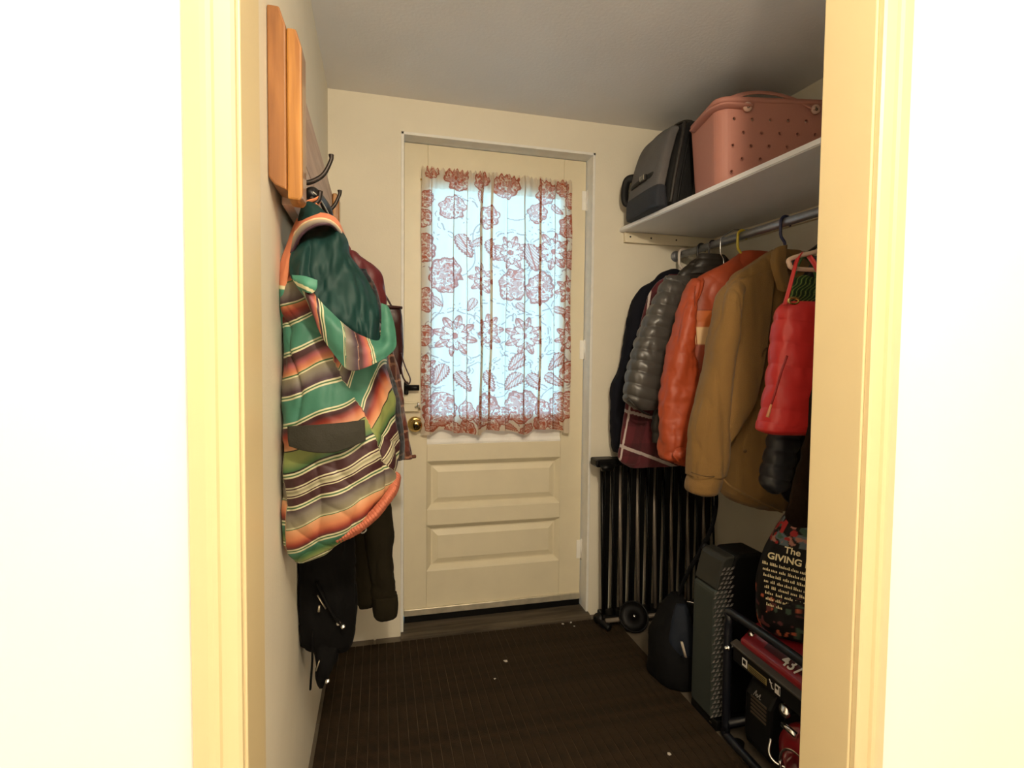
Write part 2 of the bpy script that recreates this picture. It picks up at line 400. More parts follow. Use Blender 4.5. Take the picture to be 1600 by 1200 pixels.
GX0, GX1, GZ0, GZ1 = .403, 1.024, .925, 1.945
box('stile', (DX0, GX0, YD, YD+T, DZ0, DZ1), M_DOOR, door, .003)
box('stile', (GX1, DX1, YD, YD+T, DZ0, DZ1), M_DOOR, door, .003)
for a, bb in ((GZ1, DZ1), (.737, .813), (.45, .522), (DZ0, .246)):
    box('rail', (GX0, GX1, YD+.0004, YD+T, a, bb), M_DOOR, door, .0025)
for a, bb in ((.522, .737), (.246, .45)):
    # recessed panel: splayed sticking, then a raised field
    x0, x1 = GX0, GX1; V = []
    for e, dy in ((0, .001), (.004, .004), (.020, .022), (.026, .022), (.050, .012)):
        V += [(x0+e, YD+dy, a+e), (x1-e, YD+dy, a+e), (x1-e, YD+dy, bb-e), (x0+e, YD+dy, bb-e)]
    Fs = [(16, 17, 18, 19)]
    for q in (0, 4, 8, 12):
        for i in range(4): j = (i+1) % 4; Fs.append((q+i, q+j, q+4+j, q+4+i))
    pn = mesh('panel', V, Fs, M_DOOR, door, False)
    box('panel_back', (x0-.008, x1+.008, YD+.026, YD+.038, a-.008, bb+.008), M_DOOR, pn, 0)
prism('window_sill', [(YD+.004, .8131), (YD+.004, .822), (YD+.012, .835), (YD+.014, GZ0+.001), (YD+.04, GZ0+.001), (YD+.04, .8131)], 0, GX0, GX1, M_JAMB, door, .0015)
boxes('glazing_bead', [(GX0, GX1, YD+.004, YD+.02, GZ0, GZ0+.016), (GX0, GX1, YD+.004, YD+.02, GZ1-.012, GZ1), (GX0, GX0+.012, YD+.004, YD+.02, GZ0+.016, GZ1-.012), (GX1-.012, GX1, YD+.004, YD+.02, GZ0+.016, GZ1-.012)], M_JAMB, door, .003)
gm = bpy.data.materials.new('window glass'); gm.use_nodes = True; nt = gm.node_tree; nt.nodes.clear()
out = nt.nodes.new('ShaderNodeOutputMaterial'); tr = nt.nodes.new('ShaderNodeBsdfTransparent'); gl = nt.nodes.new('ShaderNodeBsdfGlossy'); gl.inputs['Roughness'].default_value = .03
mx = nt.nodes.new('ShaderNodeMixShader'); fr = nt.nodes.new('ShaderNodeFresnel'); fr.inputs[0].default_value = 1.45
tr.inputs[0].default_value = (.95, .98, .98, 1)
nt.links.new(fr.outputs[0], mx.inputs[0]); nt.links.new(tr.outputs[0], mx.inputs[1]); nt.links.new(gl.outputs[0], mx.inputs[2]); nt.links.new(mx.outputs[0], out.inputs[0])
box('pane', (GX0, GX1, YD+.021, YD+.025, GZ0, GZ1), gm, door, 0)
M_ALU = mat('worn aluminium strip', (.70, .64, .50), .35, .6, var=.15, vscale=30)
sw = box('door_sweep', (DX0+.002, DX1-.002, YD-.012, YD-.0005, DZ0+.002, DZ0+.032), M_ALU, door, .003)
box('rubber_strip', (DX0+.004, DX1-.004, YD-.006, YD+.03, .0245, DZ0-.0005), M_BLACKP, sw, 0)
for z in (1.93, 1.24, .29):
    h = lathe('hinge', [(.0065, 0), (.0065, .03), (.0075, .031), (.0075, .06), (.0065, .061), (.0065, .092), (.004, .098)], (DX1+.006, YD-.005, z-.045), (0, 0, 1), M_JAMB, door, 12)
    box('leaf', (DX1-.02, DX1+.002, YD-.003, YD-.0003, z-.042, z+.046), M_JAMB, h, .001)
# locks on the stile
kx, kz = .352, .905
kn = lathe('knob', [(.0, .062), (.012, .0615), (.022, .056), (.027, .046), (.026, .036), (.018, .028), (.012, .022), (.011, .01)], (kx, YD, kz), (0, -1, 0), M_BRASS, door, 28)
lathe('rose', [(.034, .001), (.034, .005), (.028, .010), (.012, .012)], (kx, YD, kz), (0, -1, 0), M_BRASS, kn, 28)
lathe('key_button', [(.007, .060), (.007, .065), (.0, .066)], (kx, YD, kz), (0, -1, 0), M_IRON, kn, 12)
rl = box('rim_latch', (.302, .366, YD-.026, YD-.0005, .962, .996), M_DOOR, door, .004)
tube('latch_lever', [(.350, YD-.03, .982), (.358, YD-.04, .988), (.362, YD-.046, 1.0), (.366, YD-.044, .978), (.368, YD-.036, .972)], .0045, M_CHROME, rl, 8, res=14)
box('latch_keeper', (.304, .36, YD-.012, YD-.0005, .996, 1.005), M_DOOR, rl, .002)
db = box('deadbolt', (.303, .322, YD-.022, YD-.0005, 1.035, 1.092), M_BLACKP, door, .006, 3)
tube('thumb_turn', [(.306, YD-.03, 1.066), (.35, YD-.032, 1.066), (.366, YD-.032, 1.066)], .0125, M_BLACKP, db, 14)

# ------------------------------------------------------------------ curtain
def curtain_colors(U, Vv):
    """block print: blossoms, rings, leaves and sprigs in rust on off-white. U,V in the curtain's own units (px)"""
    base = np.array((.83, .73, .59)); C = np.broadcast_to(base, U.shape+(3,)).copy()
    rust = np.array((.52, .12, .06)); pale = np.array((.64, .31, .23)); dark = np.array((.46, .29, .23)); cream = np.array((.88, .80, .66))
    rng = random.Random(11)
    def blend(m, c): C[m] = C[m]*.06+c*.94
    NL = noise(np.stack([U*.26, Vv*.26, 0*U], -1)); NF = noise(np.stack([U*.5+9, Vv*.5, 0*U+4], -1)); NB = noise(np.stack([U*.12, Vv*.12, 0*U+2], -1))
    def lace(cx, cy, R, k=9, a0=0.0, asp=1.15):
        # cone of tiny curls with a scalloped, slightly ragged outline
        dx = U-cx; dy = (Vv-cy)/asp; d = np.hypot(dx, dy)/R; s = d < 1.4
        th = np.arctan2(dy, dx)+a0
        edge = .80+.10*np.abs(np.cos(th*k/2))+.12*NB+.06*np.cos(2*th+1)
        ins = s & (d < edge); blend(ins, pale)
        blend(ins & (np.abs(NL) < .16), cream); blend(ins & (np.abs(NF) < .10), rust)
        blend(ins & (NL > .45) & (NF > 0), rust*1.05)
        blend(s & (d < edge+.07) & (d > edge-.03), rust*.85)
    def lotus(cx, cy, R, k=9, a0=0.0, asp=1.15):
        # pointed petals in two rows around a seeded heart
        dx = U-cx; dy = (Vv-cy)/asp; d = np.hypot(dx, dy)/R; s = d < 1.3; th = np.arctan2(dy, dx)+a0
        e1 = .52+.48*np.abs(np.cos(th*4))**1.6; e2 = .34+.34*np.abs(np.sin(th*4))**1.4
        p1 = s & (d < e1); blend(p1, pale); blend(p1 & (np.abs(np.sin(d*13)) < .35), cream); blend(p1 & (np.abs(np.cos(th*4)) > .985), rust)
        blend(s & (np.abs(d-e1) < .05), rust*.85)
        p2 = s & (d < e2); blend(p2, cream); blend(p2 & (np.abs(NF) < .2), pale); blend(s & (np.abs(d-e2) < .045), rust*.85)
        blend(s & (d < .16), rust)
    def flower(cx, cy, R, k=9, a0=0.0, asp=1.15):
        (lotus if k == 9 and R > 20 else lace)(cx, cy, R, k, a0, asp)
    def ring(cx, cy, R, gap=0):
        dx = U-cx; dy = Vv-cy; d = np.hypot(dx, dy); th = np.arctan2(dy, dx)
        dash = (np.sin(th*R*.42) > -.75)
        blend((np.abs(d-R-1.2*np.sin(th*11)) < 1.1) & dash & ~((th > 1.1) & (th < 1.6)), dark)
        blend((np.abs(d-R-3-2*np.sin(th*R*.33)) < .6) & (np.sin(th*R*.33) > .2), dark)
    def leaf(cx, cy, L, ang, W=.45):
        c, s = math.cos(ang), math.sin(ang); x = ((U-cx)*c+(Vv-cy)*s)/L; y = (-(U-cx)*s+(Vv-cy)*c)/L
        w = W*np.sqrt(np.clip(1-x*x, 0, 1))*(1-.45*x)+.04*np.sin(x*26)*(np.abs(x) < .95)
        m = (np.abs(x) < 1) & (np.abs(y) < w); blend(m, pale)
        blend(m & (np.abs(np.sin(y*20+x*9)) < .35), cream); blend(m & (np.abs(y) < .05), rust)
        blend((np.abs(x) < 1.04) & (np.abs(np.abs(y)-w) < .07), rust*.8)
    def vine(x0, y0, x1, y1, amp, n):
        L = math.hypot(x1-x0, y1-y0); c, s = (x1-x0)/L, (y1-y0)/L
        t = (U-x0)*c+(Vv-y0)*s; d = -(U-x0)*s+(Vv-y0)*c
        on = (t > 0) & (t < L)
        blend(on & (np.abs(d-amp*np.sin(t/L*PI*n)) < .85), dark)
    def sprig(cx, cy, R, a):
        for q in range(5):
            t = a+q*1.25; x, y = cx+R*math.cos(t)*(.5+.12*q), cy+R*math.sin(t)*(.5+.12*q)
            c, s = math.cos(t), math.sin(t); X = (U-x)*c+(Vv-y)*s; Y = -(U-x)*s+(Vv-y)*c
            blend((np.abs(X) < 2.4) & (np.abs(Y) < .9*(1-np.abs(X)/2.4)), dark)
    for a in ((700, 430, 760, 330, 14, 2), (735, 560, 700, 640, 9, 2), (800, 470, 850, 400, 12, 2), (770, 620, 830, 560, 10, 2), (850, 640, 885, 560, -9, 2), (668, 500, 700, 400, 10, 2), (660, 640, 690, 600, 6, 2), (870, 500, 830, 450, 9, 1), (790, 330, 860, 300, 8, 2)): vine(*a)
    for a in ((704, 522, 41), (818, 520, 40), (797, 385, 33), (862, 380, 34), (830, 445, 38), (765, 500, 36), (690, 570, 34), (868, 575, 30), (800, 575, 28), (712, 335, 30)): ring(*a)
    fl = [(690, 425, 26, 11), (704, 520, 29, 9), (760, 512, 25, 9), (817, 518, 28, 9), (795, 384, 24, 9), (864, 378, 27, 9), (842, 440, 25, 11), (798, 436, 24, 11), (745, 430, 22, 9),
          (683, 640, 27, 12), (755, 640, 27, 12), (812, 632, 26, 12), (882, 632, 24, 12), (661, 385, 20, 9), (662, 465, 18, 9), (892, 335, 20, 9), (890, 440, 21, 9), (893, 520, 23, 9),
          (661, 575, 22, 9), (706, 272, 20, 9), (742, 275, 15, 9), (788, 280, 20, 9), (850, 285, 19, 9), (700, 320, 19, 9), (760, 330, 18, 9), (838, 318, 17, 9), (720, 668, 15, 9), (846, 664, 16, 9),
          (672, 268, 11, 9), (880, 276, 12, 9), (664, 310, 12, 9), (662, 520, 15, 9), (661, 340, 13, 9), (893, 390, 14, 9), (892, 480, 13, 9), (893, 575, 17, 9), (893, 295, 12, 9), (720, 640, 15, 9), (784, 650, 14, 9), (848, 640, 15, 9), (660, 610, 13, 9), (700, 668, 12, 9), (770, 668, 13, 9), (820, 670, 12, 9), (868, 664, 12, 9)]
    for cx, cy, R, kk in fl: flower(cx, cy, R, kk, rng.random(), 1.12)
    for a in ((718, 378, 20, 1.1), (735, 372, 12, 2.6), (765, 382, 18, 1.2), (829, 390, 22, 1.3), (716, 592, 18, 1.0), (765, 592, 19, 1.1), (800, 592, 17, 2.2), (834, 594, 18, .9), (684, 582, 17, 1.9), (868, 590, 17, .5), (806, 560, 17, 2.2), (870, 560, 18, 2.3),
              (680, 467, 10, .8), (810, 472, 10, .9), (727, 470, 11, 2.0), (878, 475, 11, .4), (672, 665, 9, .2), (797, 667, 10, .4), (876, 668, 10, .1), (740, 300, 12, 1.6), (870, 310, 11, .6)): leaf(*a)
    for q in range(60): sprig(rng.uniform(662, 892), rng.uniform(300, 668), rng.uniform(6, 9), rng.uniform(0, 6))
    return C
nr, nc = 560, 480
tt = np.linspace(0, 1, nc); vv = np.linspace(0, 1, nr)
CX0, CX1, CZ1, CZ0 = .374, 1.052, 2.004, .868
TT, VV = np.meshgrid(tt, vv)
Z = CZ1+(CZ0-CZ1)*VV
# pleats: at each fold the cloth runs forward, doubles back and runs forward again
kn = [(0.0, 0.0, 0.0)]; sc = 0.0; px_ = 0.0
FOLDS = ((.055, .012, .5), (.195, .012, .7), (.285, .010, .6), (.365, .030, 1.0), (.435, .026, 1.0), (.545, .010, .5), (.66, .018, .9), (.765, .026, 1.0), (.875, .012, .6), (.95, .012, .6))
for c_, w_, a_ in FOLDS:
    sc += (c_-px_); kn.append((sc, c_, 0.0)); sc += w_*.9
    kn.append((sc, c_+w_*.9, -.012*a_)); sc += w_*.9; kn.append((sc, c_+w_*.05, -.024*a_)); sc += w_*.9; kn.append((sc, c_+w_, -.010*a_)); px_ = c_+w_
sc += 1-px_; kn.append((sc, 1.0, 0.0)); kn = np.array(kn)
sg = TT*sc
ss = np.linspace(0, sc, 1400); xx = np.interp(ss, kn[:, 0], kn[:, 1]); yy = np.interp(ss, kn[:, 0], kn[:, 2])
ker = np.hanning(17); ker /= ker.sum(); pad = lambda q: np.convolve(np.pad(q, 8, mode='edge'), ker, 'valid')
xx, yy = pad(xx), pad(yy)
fx = np.interp(sg, ss, xx)+.006*np.sin(VV*5+TT*14)*VV*(TT > .02)*(TT < .98); fy = np.interp(sg, ss, yy)
X = CX0+(CX1-CX0)*fx
U_ = 658+236*(sg/sc); V_ = 262+412*VV; g = np.zeros_like(X)
Yc = YD-.028+fy*(.7+.5*VV)-.012*np.sin(fx*2*PI*6.3+.8*np.sin(VV*4))*(.4+.6*VV)
gat = np.exp(-((VV-.0)/.03)**2)
Yc = np.where(VV < .075, Yc-.007*np.sin(np.clip(VV/.075, 0, 1)*PI)-.004*np.sin(TT*2*PI*34+3*np.sin(TT*21))*(1-VV/.075*.6), Yc)
Z = Z+gat*.006*np.sin(TT*2*PI*41+2*np.sin(TT*17)) - .010*VV**6*(np.cos(TT*2*PI*2.9+.6)) - .004*VV**8*np.sin(TT*40)
Yc = np.minimum(Yc, YD-.012)
P = np.stack([X+.004*fbm(np.stack([X*9, 0*X, Z*4], -1), 2), Yc, Z], -1)
cc = curtain_colors(U_+5*g*.3, V_)
cm = bpy.data.materials.new('printed cotton'); cm.use_nodes = True; nt = cm.node_tree; N = nt.nodes; L = nt.links; N.clear()
out = N.new('ShaderNodeOutputMaterial'); at_ = N.new('ShaderNodeAttribute'); at_.attribute_name = 'Col'
df = N.new('ShaderNodeBsdfDiffuse'); tl = N.new('ShaderNodeBsdfTranslucent'); tp = N.new('ShaderNodeBsdfTransparent'); m1 = N.new('ShaderNodeMixShader'); m2 = N.new('ShaderNodeMixShader')
m1.inputs[0].default_value = .5; m2.inputs[0].default_value = .03
L.new(at_.outputs[0], df.inputs[0]); L.new(at_.outputs[0], tl.inputs[0]); L.new(df.outputs[0], m1.inputs[1]); L.new(tl.outputs[0], m1.inputs[2])
L.new(m1.outputs[0], m2.inputs[1]); L.new(tp.outputs[0], m2.inputs[2]); L.new(m2.outputs[0], out.inputs[0])
cur = thing('door_curtain', 'gathered off white cotton curtain printed with rust flowers on the door window', 'curtain', ((CX0+CX1)/2, YD-.03, CZ0))
grid('cloth', P, cm, cur, col=cc)
tube('curtain_rod', [(CX0-.004, YD-.007, CZ1-.045), (CX1+.004, YD-.007, CZ1-.045)], .004, M_BRASS, cur, 8)

# ------------------------------------------------------------------ floor mat and crumbs
M_MAT = mat('brown ribbed rubber', (.028, .0175, .0092), .85, bump=.5, bscale=260, var=.35, vscale=30, spec=.12)
M_MATB = mat('dusty mat groove', (.085, .060, .037), .9, var=.6, vscale=9, spec=.1)
r = thing('floor_mat', 'dark brown ribbed mat covering the floor before the door', 'mat', (.62, 1.5, 0.0005))
MX0, MX1, MY0, MY1 = .012, 1.246, .90, YB-.055
box('mat_base', (MX0, MX1, MY0, MY1, .0005, .005), M_MATB, r, .001)
rib0 = None; n = 40; st = (MX1-MX0)/n
for i in range(n):
    x = MX0+i*st
    if rib0 is None:
        rib0 = box('rib', (x+.0011, x+st-.0011, MY0+.002, MY1-.002, .005, .0085), M_MAT, r, .0012)
    else:
        c = rib0.copy(); COL.objects.link(c); c.parent = r; c.location.x = i*st
M_SCRAP = mat('pale paper', (.55, .50, .42), .9)
def scrap(u, v, s, label, k):
    p = atz(u, v, .009); rg = random.Random(k); n = 7; V = [(p[0], p[1], p[2]+.004)]; 
    for i in range(n): a = i/n*2*PI; q = s*rg.uniform(.5, 1.1); V.append((p[0]+q*math.cos(a), p[1]+q*math.sin(a)*.8, p[2]+rg.uniform(0, .003)))
    o = mesh('paper_scrap', V, [(0, i+1, (i+1) % n+1) for i in range(n)], M_SCRAP, None, False)
    m = o.modifiers.new('t', 'SOLIDIFY'); m.thickness = .001
    tag(o, label, 'scrap', 'crumbs of paper lying on the mat')
scrap(790, 1033, .011, 'largest pale scrap in the middle of the brown mat', 1)
scrap(773, 1061, .005, 'tiny pale crumb just beside the largest scrap on the mat', 2)
scrap(1045, 1178, .009, 'pale scrap on the mat in front of the generator', 3)
scrap(880, 975, .0075, 'largest of three white crumbs on the mat below the door hinges', 4)
scrap(892, 973, .006, 'middle white crumb of three on the mat below the door hinges', 5)
scrap(897, 979, .005, 'smallest white crumb of three on the mat close to the metal frame', 6)

# ------------------------------------------------------------------ shelf, cleats, rod
SX = lambda y: 1.273+.088*(YB-y)
RX = lambda y: 1.559+.060*(YB-y)
ZR = 1.688; YN = .90
sh = thing('wall_shelf', 'white painted plank shelf running along the right wall', 'shelf', (1.5, 1.6, 1.78))
V = []
for y in (YN, YB-.001): V += [(SX(y), y, 1.782), (RW(y)-.001, y, 1.782), (RW(y)-.001, y, 1.803), (SX(y), y, 1.803)]
QF = [(0, 1, 2, 3), (7, 6, 5, 4), (0, 4, 5, 1), (1, 5, 6, 2), (2, 6, 7, 3), (3, 7, 4, 0)]
bo = mesh('board', V, QF, M_SHELF, sh, False); fixn(bo); bevel(bo, .002)
V = []
for y in (YN, YB-.001): V += [(SX(y)-.004, y, 1.7845), (SX(y)+.0005, y, 1.7845), (SX(y)+.0005, y, 1.7935), (SX(y)-.004, y, 1.7935)]
e = mesh('edge_bead', V, QF, M_SHELF, sh, False); fixn(e); bevel(e, .0015)
M_CLEAT = mat('cream cleat paint', (.80, .72, .54), .6, var=.05)
box('cleat', (1.290, 1.76, YB-.020, YB-.001, 1.735, 1.7815), M_CLEAT, sh, .002)
V = []
for y in (YN, YB-.021): V += [(RW(y)-.020, y, 1.735), (RW(y)-.001, y, 1.735), (RW(y)-.001, y, 1.7815), (RW(y)-.020, y, 1.7815)]
c2 = mesh('cleat', V, QF, M_CLEAT, sh, False); fixn(c2)
for x in (1.315, 1.42, 1.55): lathe('screw', [(.004, 0), (.004, .0015), (0, .002)], (x, YB-.020, 1.76), (0, -1, 0), M_IRON, sh, 8)
rod = thing('closet_rod', 'grey galvanised pipe clothes rod under the shelf', 'rod', (1.58, 1.6, ZR))
tube('pipe', [(RX(YB-.004), YB-.004, ZR), (RX(YN), YN, ZR)], .0155, M_GALV, rod, 20)
lathe('flange', [(.025, 0), (.025, .006), (.019, .008), (.019, .02)], (RX(YB), YB-.001, ZR), (0, -1, 0), M_GALV, rod, 20)
for y in (1.95, 1.35):
    tube('pipe_strap', [(RW(y)-.021, y, 1.75), (RX(y)+.06, y, 1.745), (RX(y), y, ZR+.019)], .006, M_GALV, rod, 8, flat=.35, flatdir=(0, 0, 1))
# ================================================================== coat rack on the left wall
M_OAK = wood('varnished orange oak', (.30, .115, .022), (.52, .24, .055), .28, 2, .5)
M_OAKD = wood('varnished brown oak', (.19, .066, .014), (.33, .135, .034), .35, 2, .3)
M_PINE = wood('pinkish planed plank', (.42, .27, .20), (.64, .47, .37), .5, 1)
rack = thing('coat_rack', 'wooden coat rack of two planks between end blocks with iron hooks', 'coat rack', (.02, 1.55, 1.50))
def chamf(y0, y1, z0, z1, c):
    return [(y0, z0+c*.3), (y0+c*.3, z0), (y1-c*.4, z0), (y1, z0+c), (y1, z1-c), (y1-c*.4, z1), (y0, z1)]
ch = lambda x0, x1, z0, z1, c: [(x0, z0+c*.7), (x0, z1), (x1-c*.5, z1), (x1, z1-c*1.6), (x1, z0+c), (x1-c*.9, z0)]
prism('back_block', [(.001, 1.522), (.001, 1.832), (.022, 1.832), (.033, 1.800), (.033, 1.500), (.012, 1.508)], 1, 1.075, 1.150, M_OAKD, rack, .003)
prism('front_block', [(.033, 1.486), (.033, 1.800), (.050, 1.800), (.060, 1.768), (.060, 1.492), (.054, 1.484)], 1, 1.082, 1.140, M_OAK, rack, .004)
prism('back_block', [(.001, 1.50), (.001, 1.80), (.024, 1.80), (.034, 1.785), (.034, 1.50)], 1, 2.05, 2.12, M_OAKD, rack, .003)
prism('front_block', [(.034, 1.49), (.034, 1.79), (.050, 1.79), (.058, 1.77), (.058, 1.49)], 1, 2.055, 2.115, M_OAK, rack, .004)
box('plank', (.012, .033, 1.1505, 2.0495, 1.640, 1.790), M_PINE, rack, .002)
box('plank', (.012, .033, 1.1505, 2.0495, 1.492, 1.6385), M_PINE, rack, .002)
for y in (1.235, 1.485, 1.612, 1.705, 1.80, 1.92, 2.032):
    z = 1.555
    hk = box('hook', (.033, .037, y-.011, y+.011, z-.035, z+.04), M_IRON, rack, .0015)
    if y < 1.6: tube('hook_prong', [(.036, y, z+.012), (.055, y, z+.012), (.082, y, z+.030), (.098, y, z+.062), (.099, y, z+.075)], [.006, .0055, .005, .0045, .006], M_IRON, hk, 10, res=20)
    tube('hook_prong', [(.036, y, z-.02), (.055, y, z-.034), (.072, y, z-.026), (.076, y, z-.005)], [.006, .0055, .005, .006], M_IRON, hk, 10, res=16)

# ================================================================== striped jacket
TEAL = (.055, .23, .155); CRM = (.80, .76, .50); MAR = (.060, .014, .018); ORG = (.70, .24, .105); PNK = (.42, .105, .115); PUR = (.065, .030, .048)
OLV = (.32, .29, .18); LIM = (.30, .36, .11); GRY = (.23, .20, .165); BLK = (.012, .012, .010); RED = (.32, .036, .020); GRN = (.05, .16, .055); PCH = (.82, .44, .22)
BANDS = []
def B(n, a, b=None): BANDS.append((n, a, b if b else a))
def DBL(): B(2.4, CRM); B(2.2, GRN); B(2.4, CRM)
B(20, TEAL); DBL(); B(16, MAR, PUR); B(14, PUR, PNK); B(10, PNK, ORG); B(2, GRN)           # 380..
B(14, OLV, GRY); B(14, GRY, PUR); B(2, CRM); B(2, GRN)
B(10, ORG, RED); B(14, RED, MAR); DBL()                                                      # ..~507
start = 520-sum(b[0] for b in BANDS)
B(38, TEAL); DBL(); B(8, MAR); B(7, MAR, PNK); B(8, PNK, ORG); B(4, ORG, PCH); B(2, GRN); B(2, CRM)
B(9, OLV, GRY); B(11, GRY, PUR); B(4, PUR); DBL(); B(34, TEAL); DBL(); B(5, MAR); B(8, MAR, RED); B(9, RED, ORG); B(9, ORG, PCH); B(1.5, BLK)
B(14, LIM, LIM); B(13, LIM, GRN); B(2.5, BLK); DBL(); B(14, MAR); B(2, CRM); B(2, MAR); B(4, CRM, OLV); B(5, OLV, CRM); B(2, MAR); B(1.5, CRM); B(12, MAR); DBL()
B(10, PUR, GRY); B(14, GRY, OLV); B(3, OLV, CRM); B(1.5, GRN); B(14, PCH, ORG); B(9, ORG, RED); B(6, RED, MAR); DBL(); B(12, TEAL, GRN); B(10, GRN, LIM); B(1.5, BLK); DBL(); B(16, RED, MAR); B(14, ORG, PCH); B(30, LIM)
B(60, TEAL)
_e = start+np.cumsum([0]+[b[0] for b in BANDS]); _A = np.array([b[1] for b in BANDS])*.70; _B2 = np.array([b[2] for b in BANDS])*.70
def serape(s):
    s = np.asarray(s, float); return np.stack([s/1000., np.ones_like(s), np.zeros_like(s)], -1)
def flat_s(c, shape):
    return None
sv = np.array([500, 565, 591, 630, 672, 710, 731, 790, 900]); su = np.array([520, 528, 540, 568, 587, 600, 616, 640, 680])
def body_col(u, v, th):
    seam = np.interp(v, sv, su)
    s = v+.40*(u-442)+2.0*np.sin(u*.09)+1.5*np.sin(v*.05)
    sB = v+1.25*(u-seam)+.40*(seam-442)-20
    s = np.where((u > seam), sB, s)
    s = np.where((u < 456+.02*(v-690)) & (v > 700), s+44, s)
    C = serape(s)
    return C
M_SER = stripes_mat('striped serape print shell', _e, _A, _B2)
M_SERC = mat('striped rim cloth', (1, 1, 1), .55, bump=.10, bscale=120, var=.05, attr=True)
M_GREEN = mat('dark green lining', (.0055, .034, .031), .6, bump=.12, bscale=50, var=.15, spec=.3)
M_FLAP = mat('dark olive flap cloth', (.018, .016, .009), .8, bump=.2, bscale=300)
M_ORANGE_HEM = mat('orange elastic hem', (.46, .13, .07), .7, bump=.3, bscale=90, var=.06, vscale=30)
YS = 1.235
jk = thing('striped_jacket', 'multicoloured striped hooded jacket with dark green lining on the coat rack', 'jacket', (.1, YS, .72))
loft('shell', [(352, 474, 520, YS, .030), (385, 452, 534, YS, .06), (430, 441, 558, YS, .085), (480, 437, 580, YS, .10), (520, 441, 598, YS, .11), (565, 443, 597, YS, .115), (620, 441, 611, YS, .12), (670, 441, 621, YS, .125),
      (705, 441, 626, YS, .125), (735, 441, 624, YS, .125), (775, 442, 616, YS, .12), (810, 444, 588, YS, .11), (842, 449, 545, YS, .09), (868, 456, 492, YS, .05)],
     M_SER, jk, 300, 260, .85, .011, (11, 5), colf=body_col, xmin=.006, seed=3)
# gathered orange hem along the bottom edge
hem = patch('hem', [
    [(618, 738, YS-.030), (612, 756, YS-.060), (598, 778, YS-.085), (574, 804, YS-.095), (550, 822, YS-.09), (522, 837, YS-.08)],
    [(623, 742, YS-.030), (617, 762, YS-.068), (602, 784, YS-.096), (579, 810, YS-.104), (554, 828, YS-.098), (525, 843, YS-.086)],
    [(625, 746, YS-.015), (620, 767, YS-.050), (605, 789, YS-.080), (582, 815, YS-.088), (557, 834, YS-.083), (527, 848, YS-.07)]], M_ORANGE_HEM, jk, 16, 240, .006, .002, (60, 60, 60))
hc = np.zeros(16*240*3, np.float32); hem.data.vertices.foreach_get('co', hc); hc = hc.reshape(16, 240, 3)      # elastic gathers as real ribs
hc[..., 1] -= (.0035*np.abs(np.sin(np.linspace(0, 34*PI, 240)))[None]*np.sin(np.linspace(.3, PI-.3, 16))[:, None]).astype(np.float32)
hem.data.vertices.foreach_set('co', hc.ravel()); hem.data.update()
# pocket flap
def flapcol(u, v, th): return None
patch('pocket_flap', [[(450, 666, YS-.130), (490, 664, YS-.145), (530, 661, YS-.145), (570, 656, YS-.135)],
                      [(450, 684, YS-.134), (490, 684, YS-.150), (530, 681, YS-.150), (570, 673, YS-.138)],
                      [(452, 697, YS-.134), (485, 706, YS-.150), (525, 706, YS-.150), (571, 689, YS-.138)]], M_FLAP, jk, 20, 36, .005, .002, (30, 30, 30))
# hood: lining hanging open, striped rim all the way round
def hood_s(off, k=1.0):
    return lambda u, v, th: serape(off+k*(v-430)+.55*(u-480))
hd = patch('hood_lining', [
    [(478, 352, YS-.04), (492, 350, YS-.055), (508, 349, YS-.06), (520, 352, YS-.055), (530, 362, YS-.04)],
    [(461, 388, YS-.075), (480, 380, YS-.105), (507, 378, YS-.115), (530, 382, YS-.10), (550, 396, YS-.05)],
    [(453, 425, YS-.09), (478, 420, YS-.125), (512, 420, YS-.14), (548, 425, YS-.12), (574, 436, YS-.06)],
    [(470, 446, YS-.11), (492, 462, YS-.14), (525, 468, YS-.15), (562, 472, YS-.13), (592, 480, YS-.07)],
    [(492, 462, YS-.12), (512, 490, YS-.145), (545, 505, YS-.15), (575, 512, YS-.13), (597, 520, YS-.08)],
    [(505, 476, YS-.115), (530, 505, YS-.135), (556, 524, YS-.14), (580, 534, YS-.125), (600, 540, YS-.09)]],
    M_GREEN, jk, 110, 100, .004, .022, (26, 12, 9), seed=2)
# rim over the top and down the left side
def rimcol_top(u, v, th):
    C = np.zeros(u.shape+(3,)); C[:] = ORG
    t = np.clip((v-336)/180, 0, 1)[..., None]
    C = np.array((.72, .24, .12))*(1-.2*t)+np.array(PCH)*.2*t
    C[v > 452] = TEAL; m = (v > 446) & (v < 452); C[m] = CRM
    return C
patch('hood_rim', [
    [(466, 342, YS-.02), (452, 376, YS-.03), (440, 412, YS-.035), (433, 448, YS-.03), (431, 482, YS-.02), (438, 515, YS-.01)],
    [(470, 345, YS-.05), (458, 380, YS-.07), (447, 415, YS-.075), (441, 450, YS-.065), (440, 482, YS-.05), (444, 512, YS-.03)],
    [(474, 352, YS-.05), (464, 384, YS-.08), (453, 418, YS-.085), (449, 450, YS-.07), (449, 480, YS-.055), (450, 508, YS-.03)]],
    M_SERC, jk, 16, 90, .005, .003, (30, 30, 20), colf=rimcol_top)
def rimcol_arc(u, v, th):
    C = np.zeros(u.shape+(3,)); n = u.shape[0]; r = np.linspace(0, 1, n)[:, None]*np.ones(u.shape)
    C[:] = (.72, .24, .12); C[(r > .42)] = CRM; C[(r > .50)] = PCH; C[r > .56] = (.42, .38, .30); g = np.clip((r-.56)/.44, 0, 1)[..., None]
    C = np.where((r > .56)[..., None], np.array((.42, .38, .29))*(1-g)+np.array(PUR)*g, C)
    return C
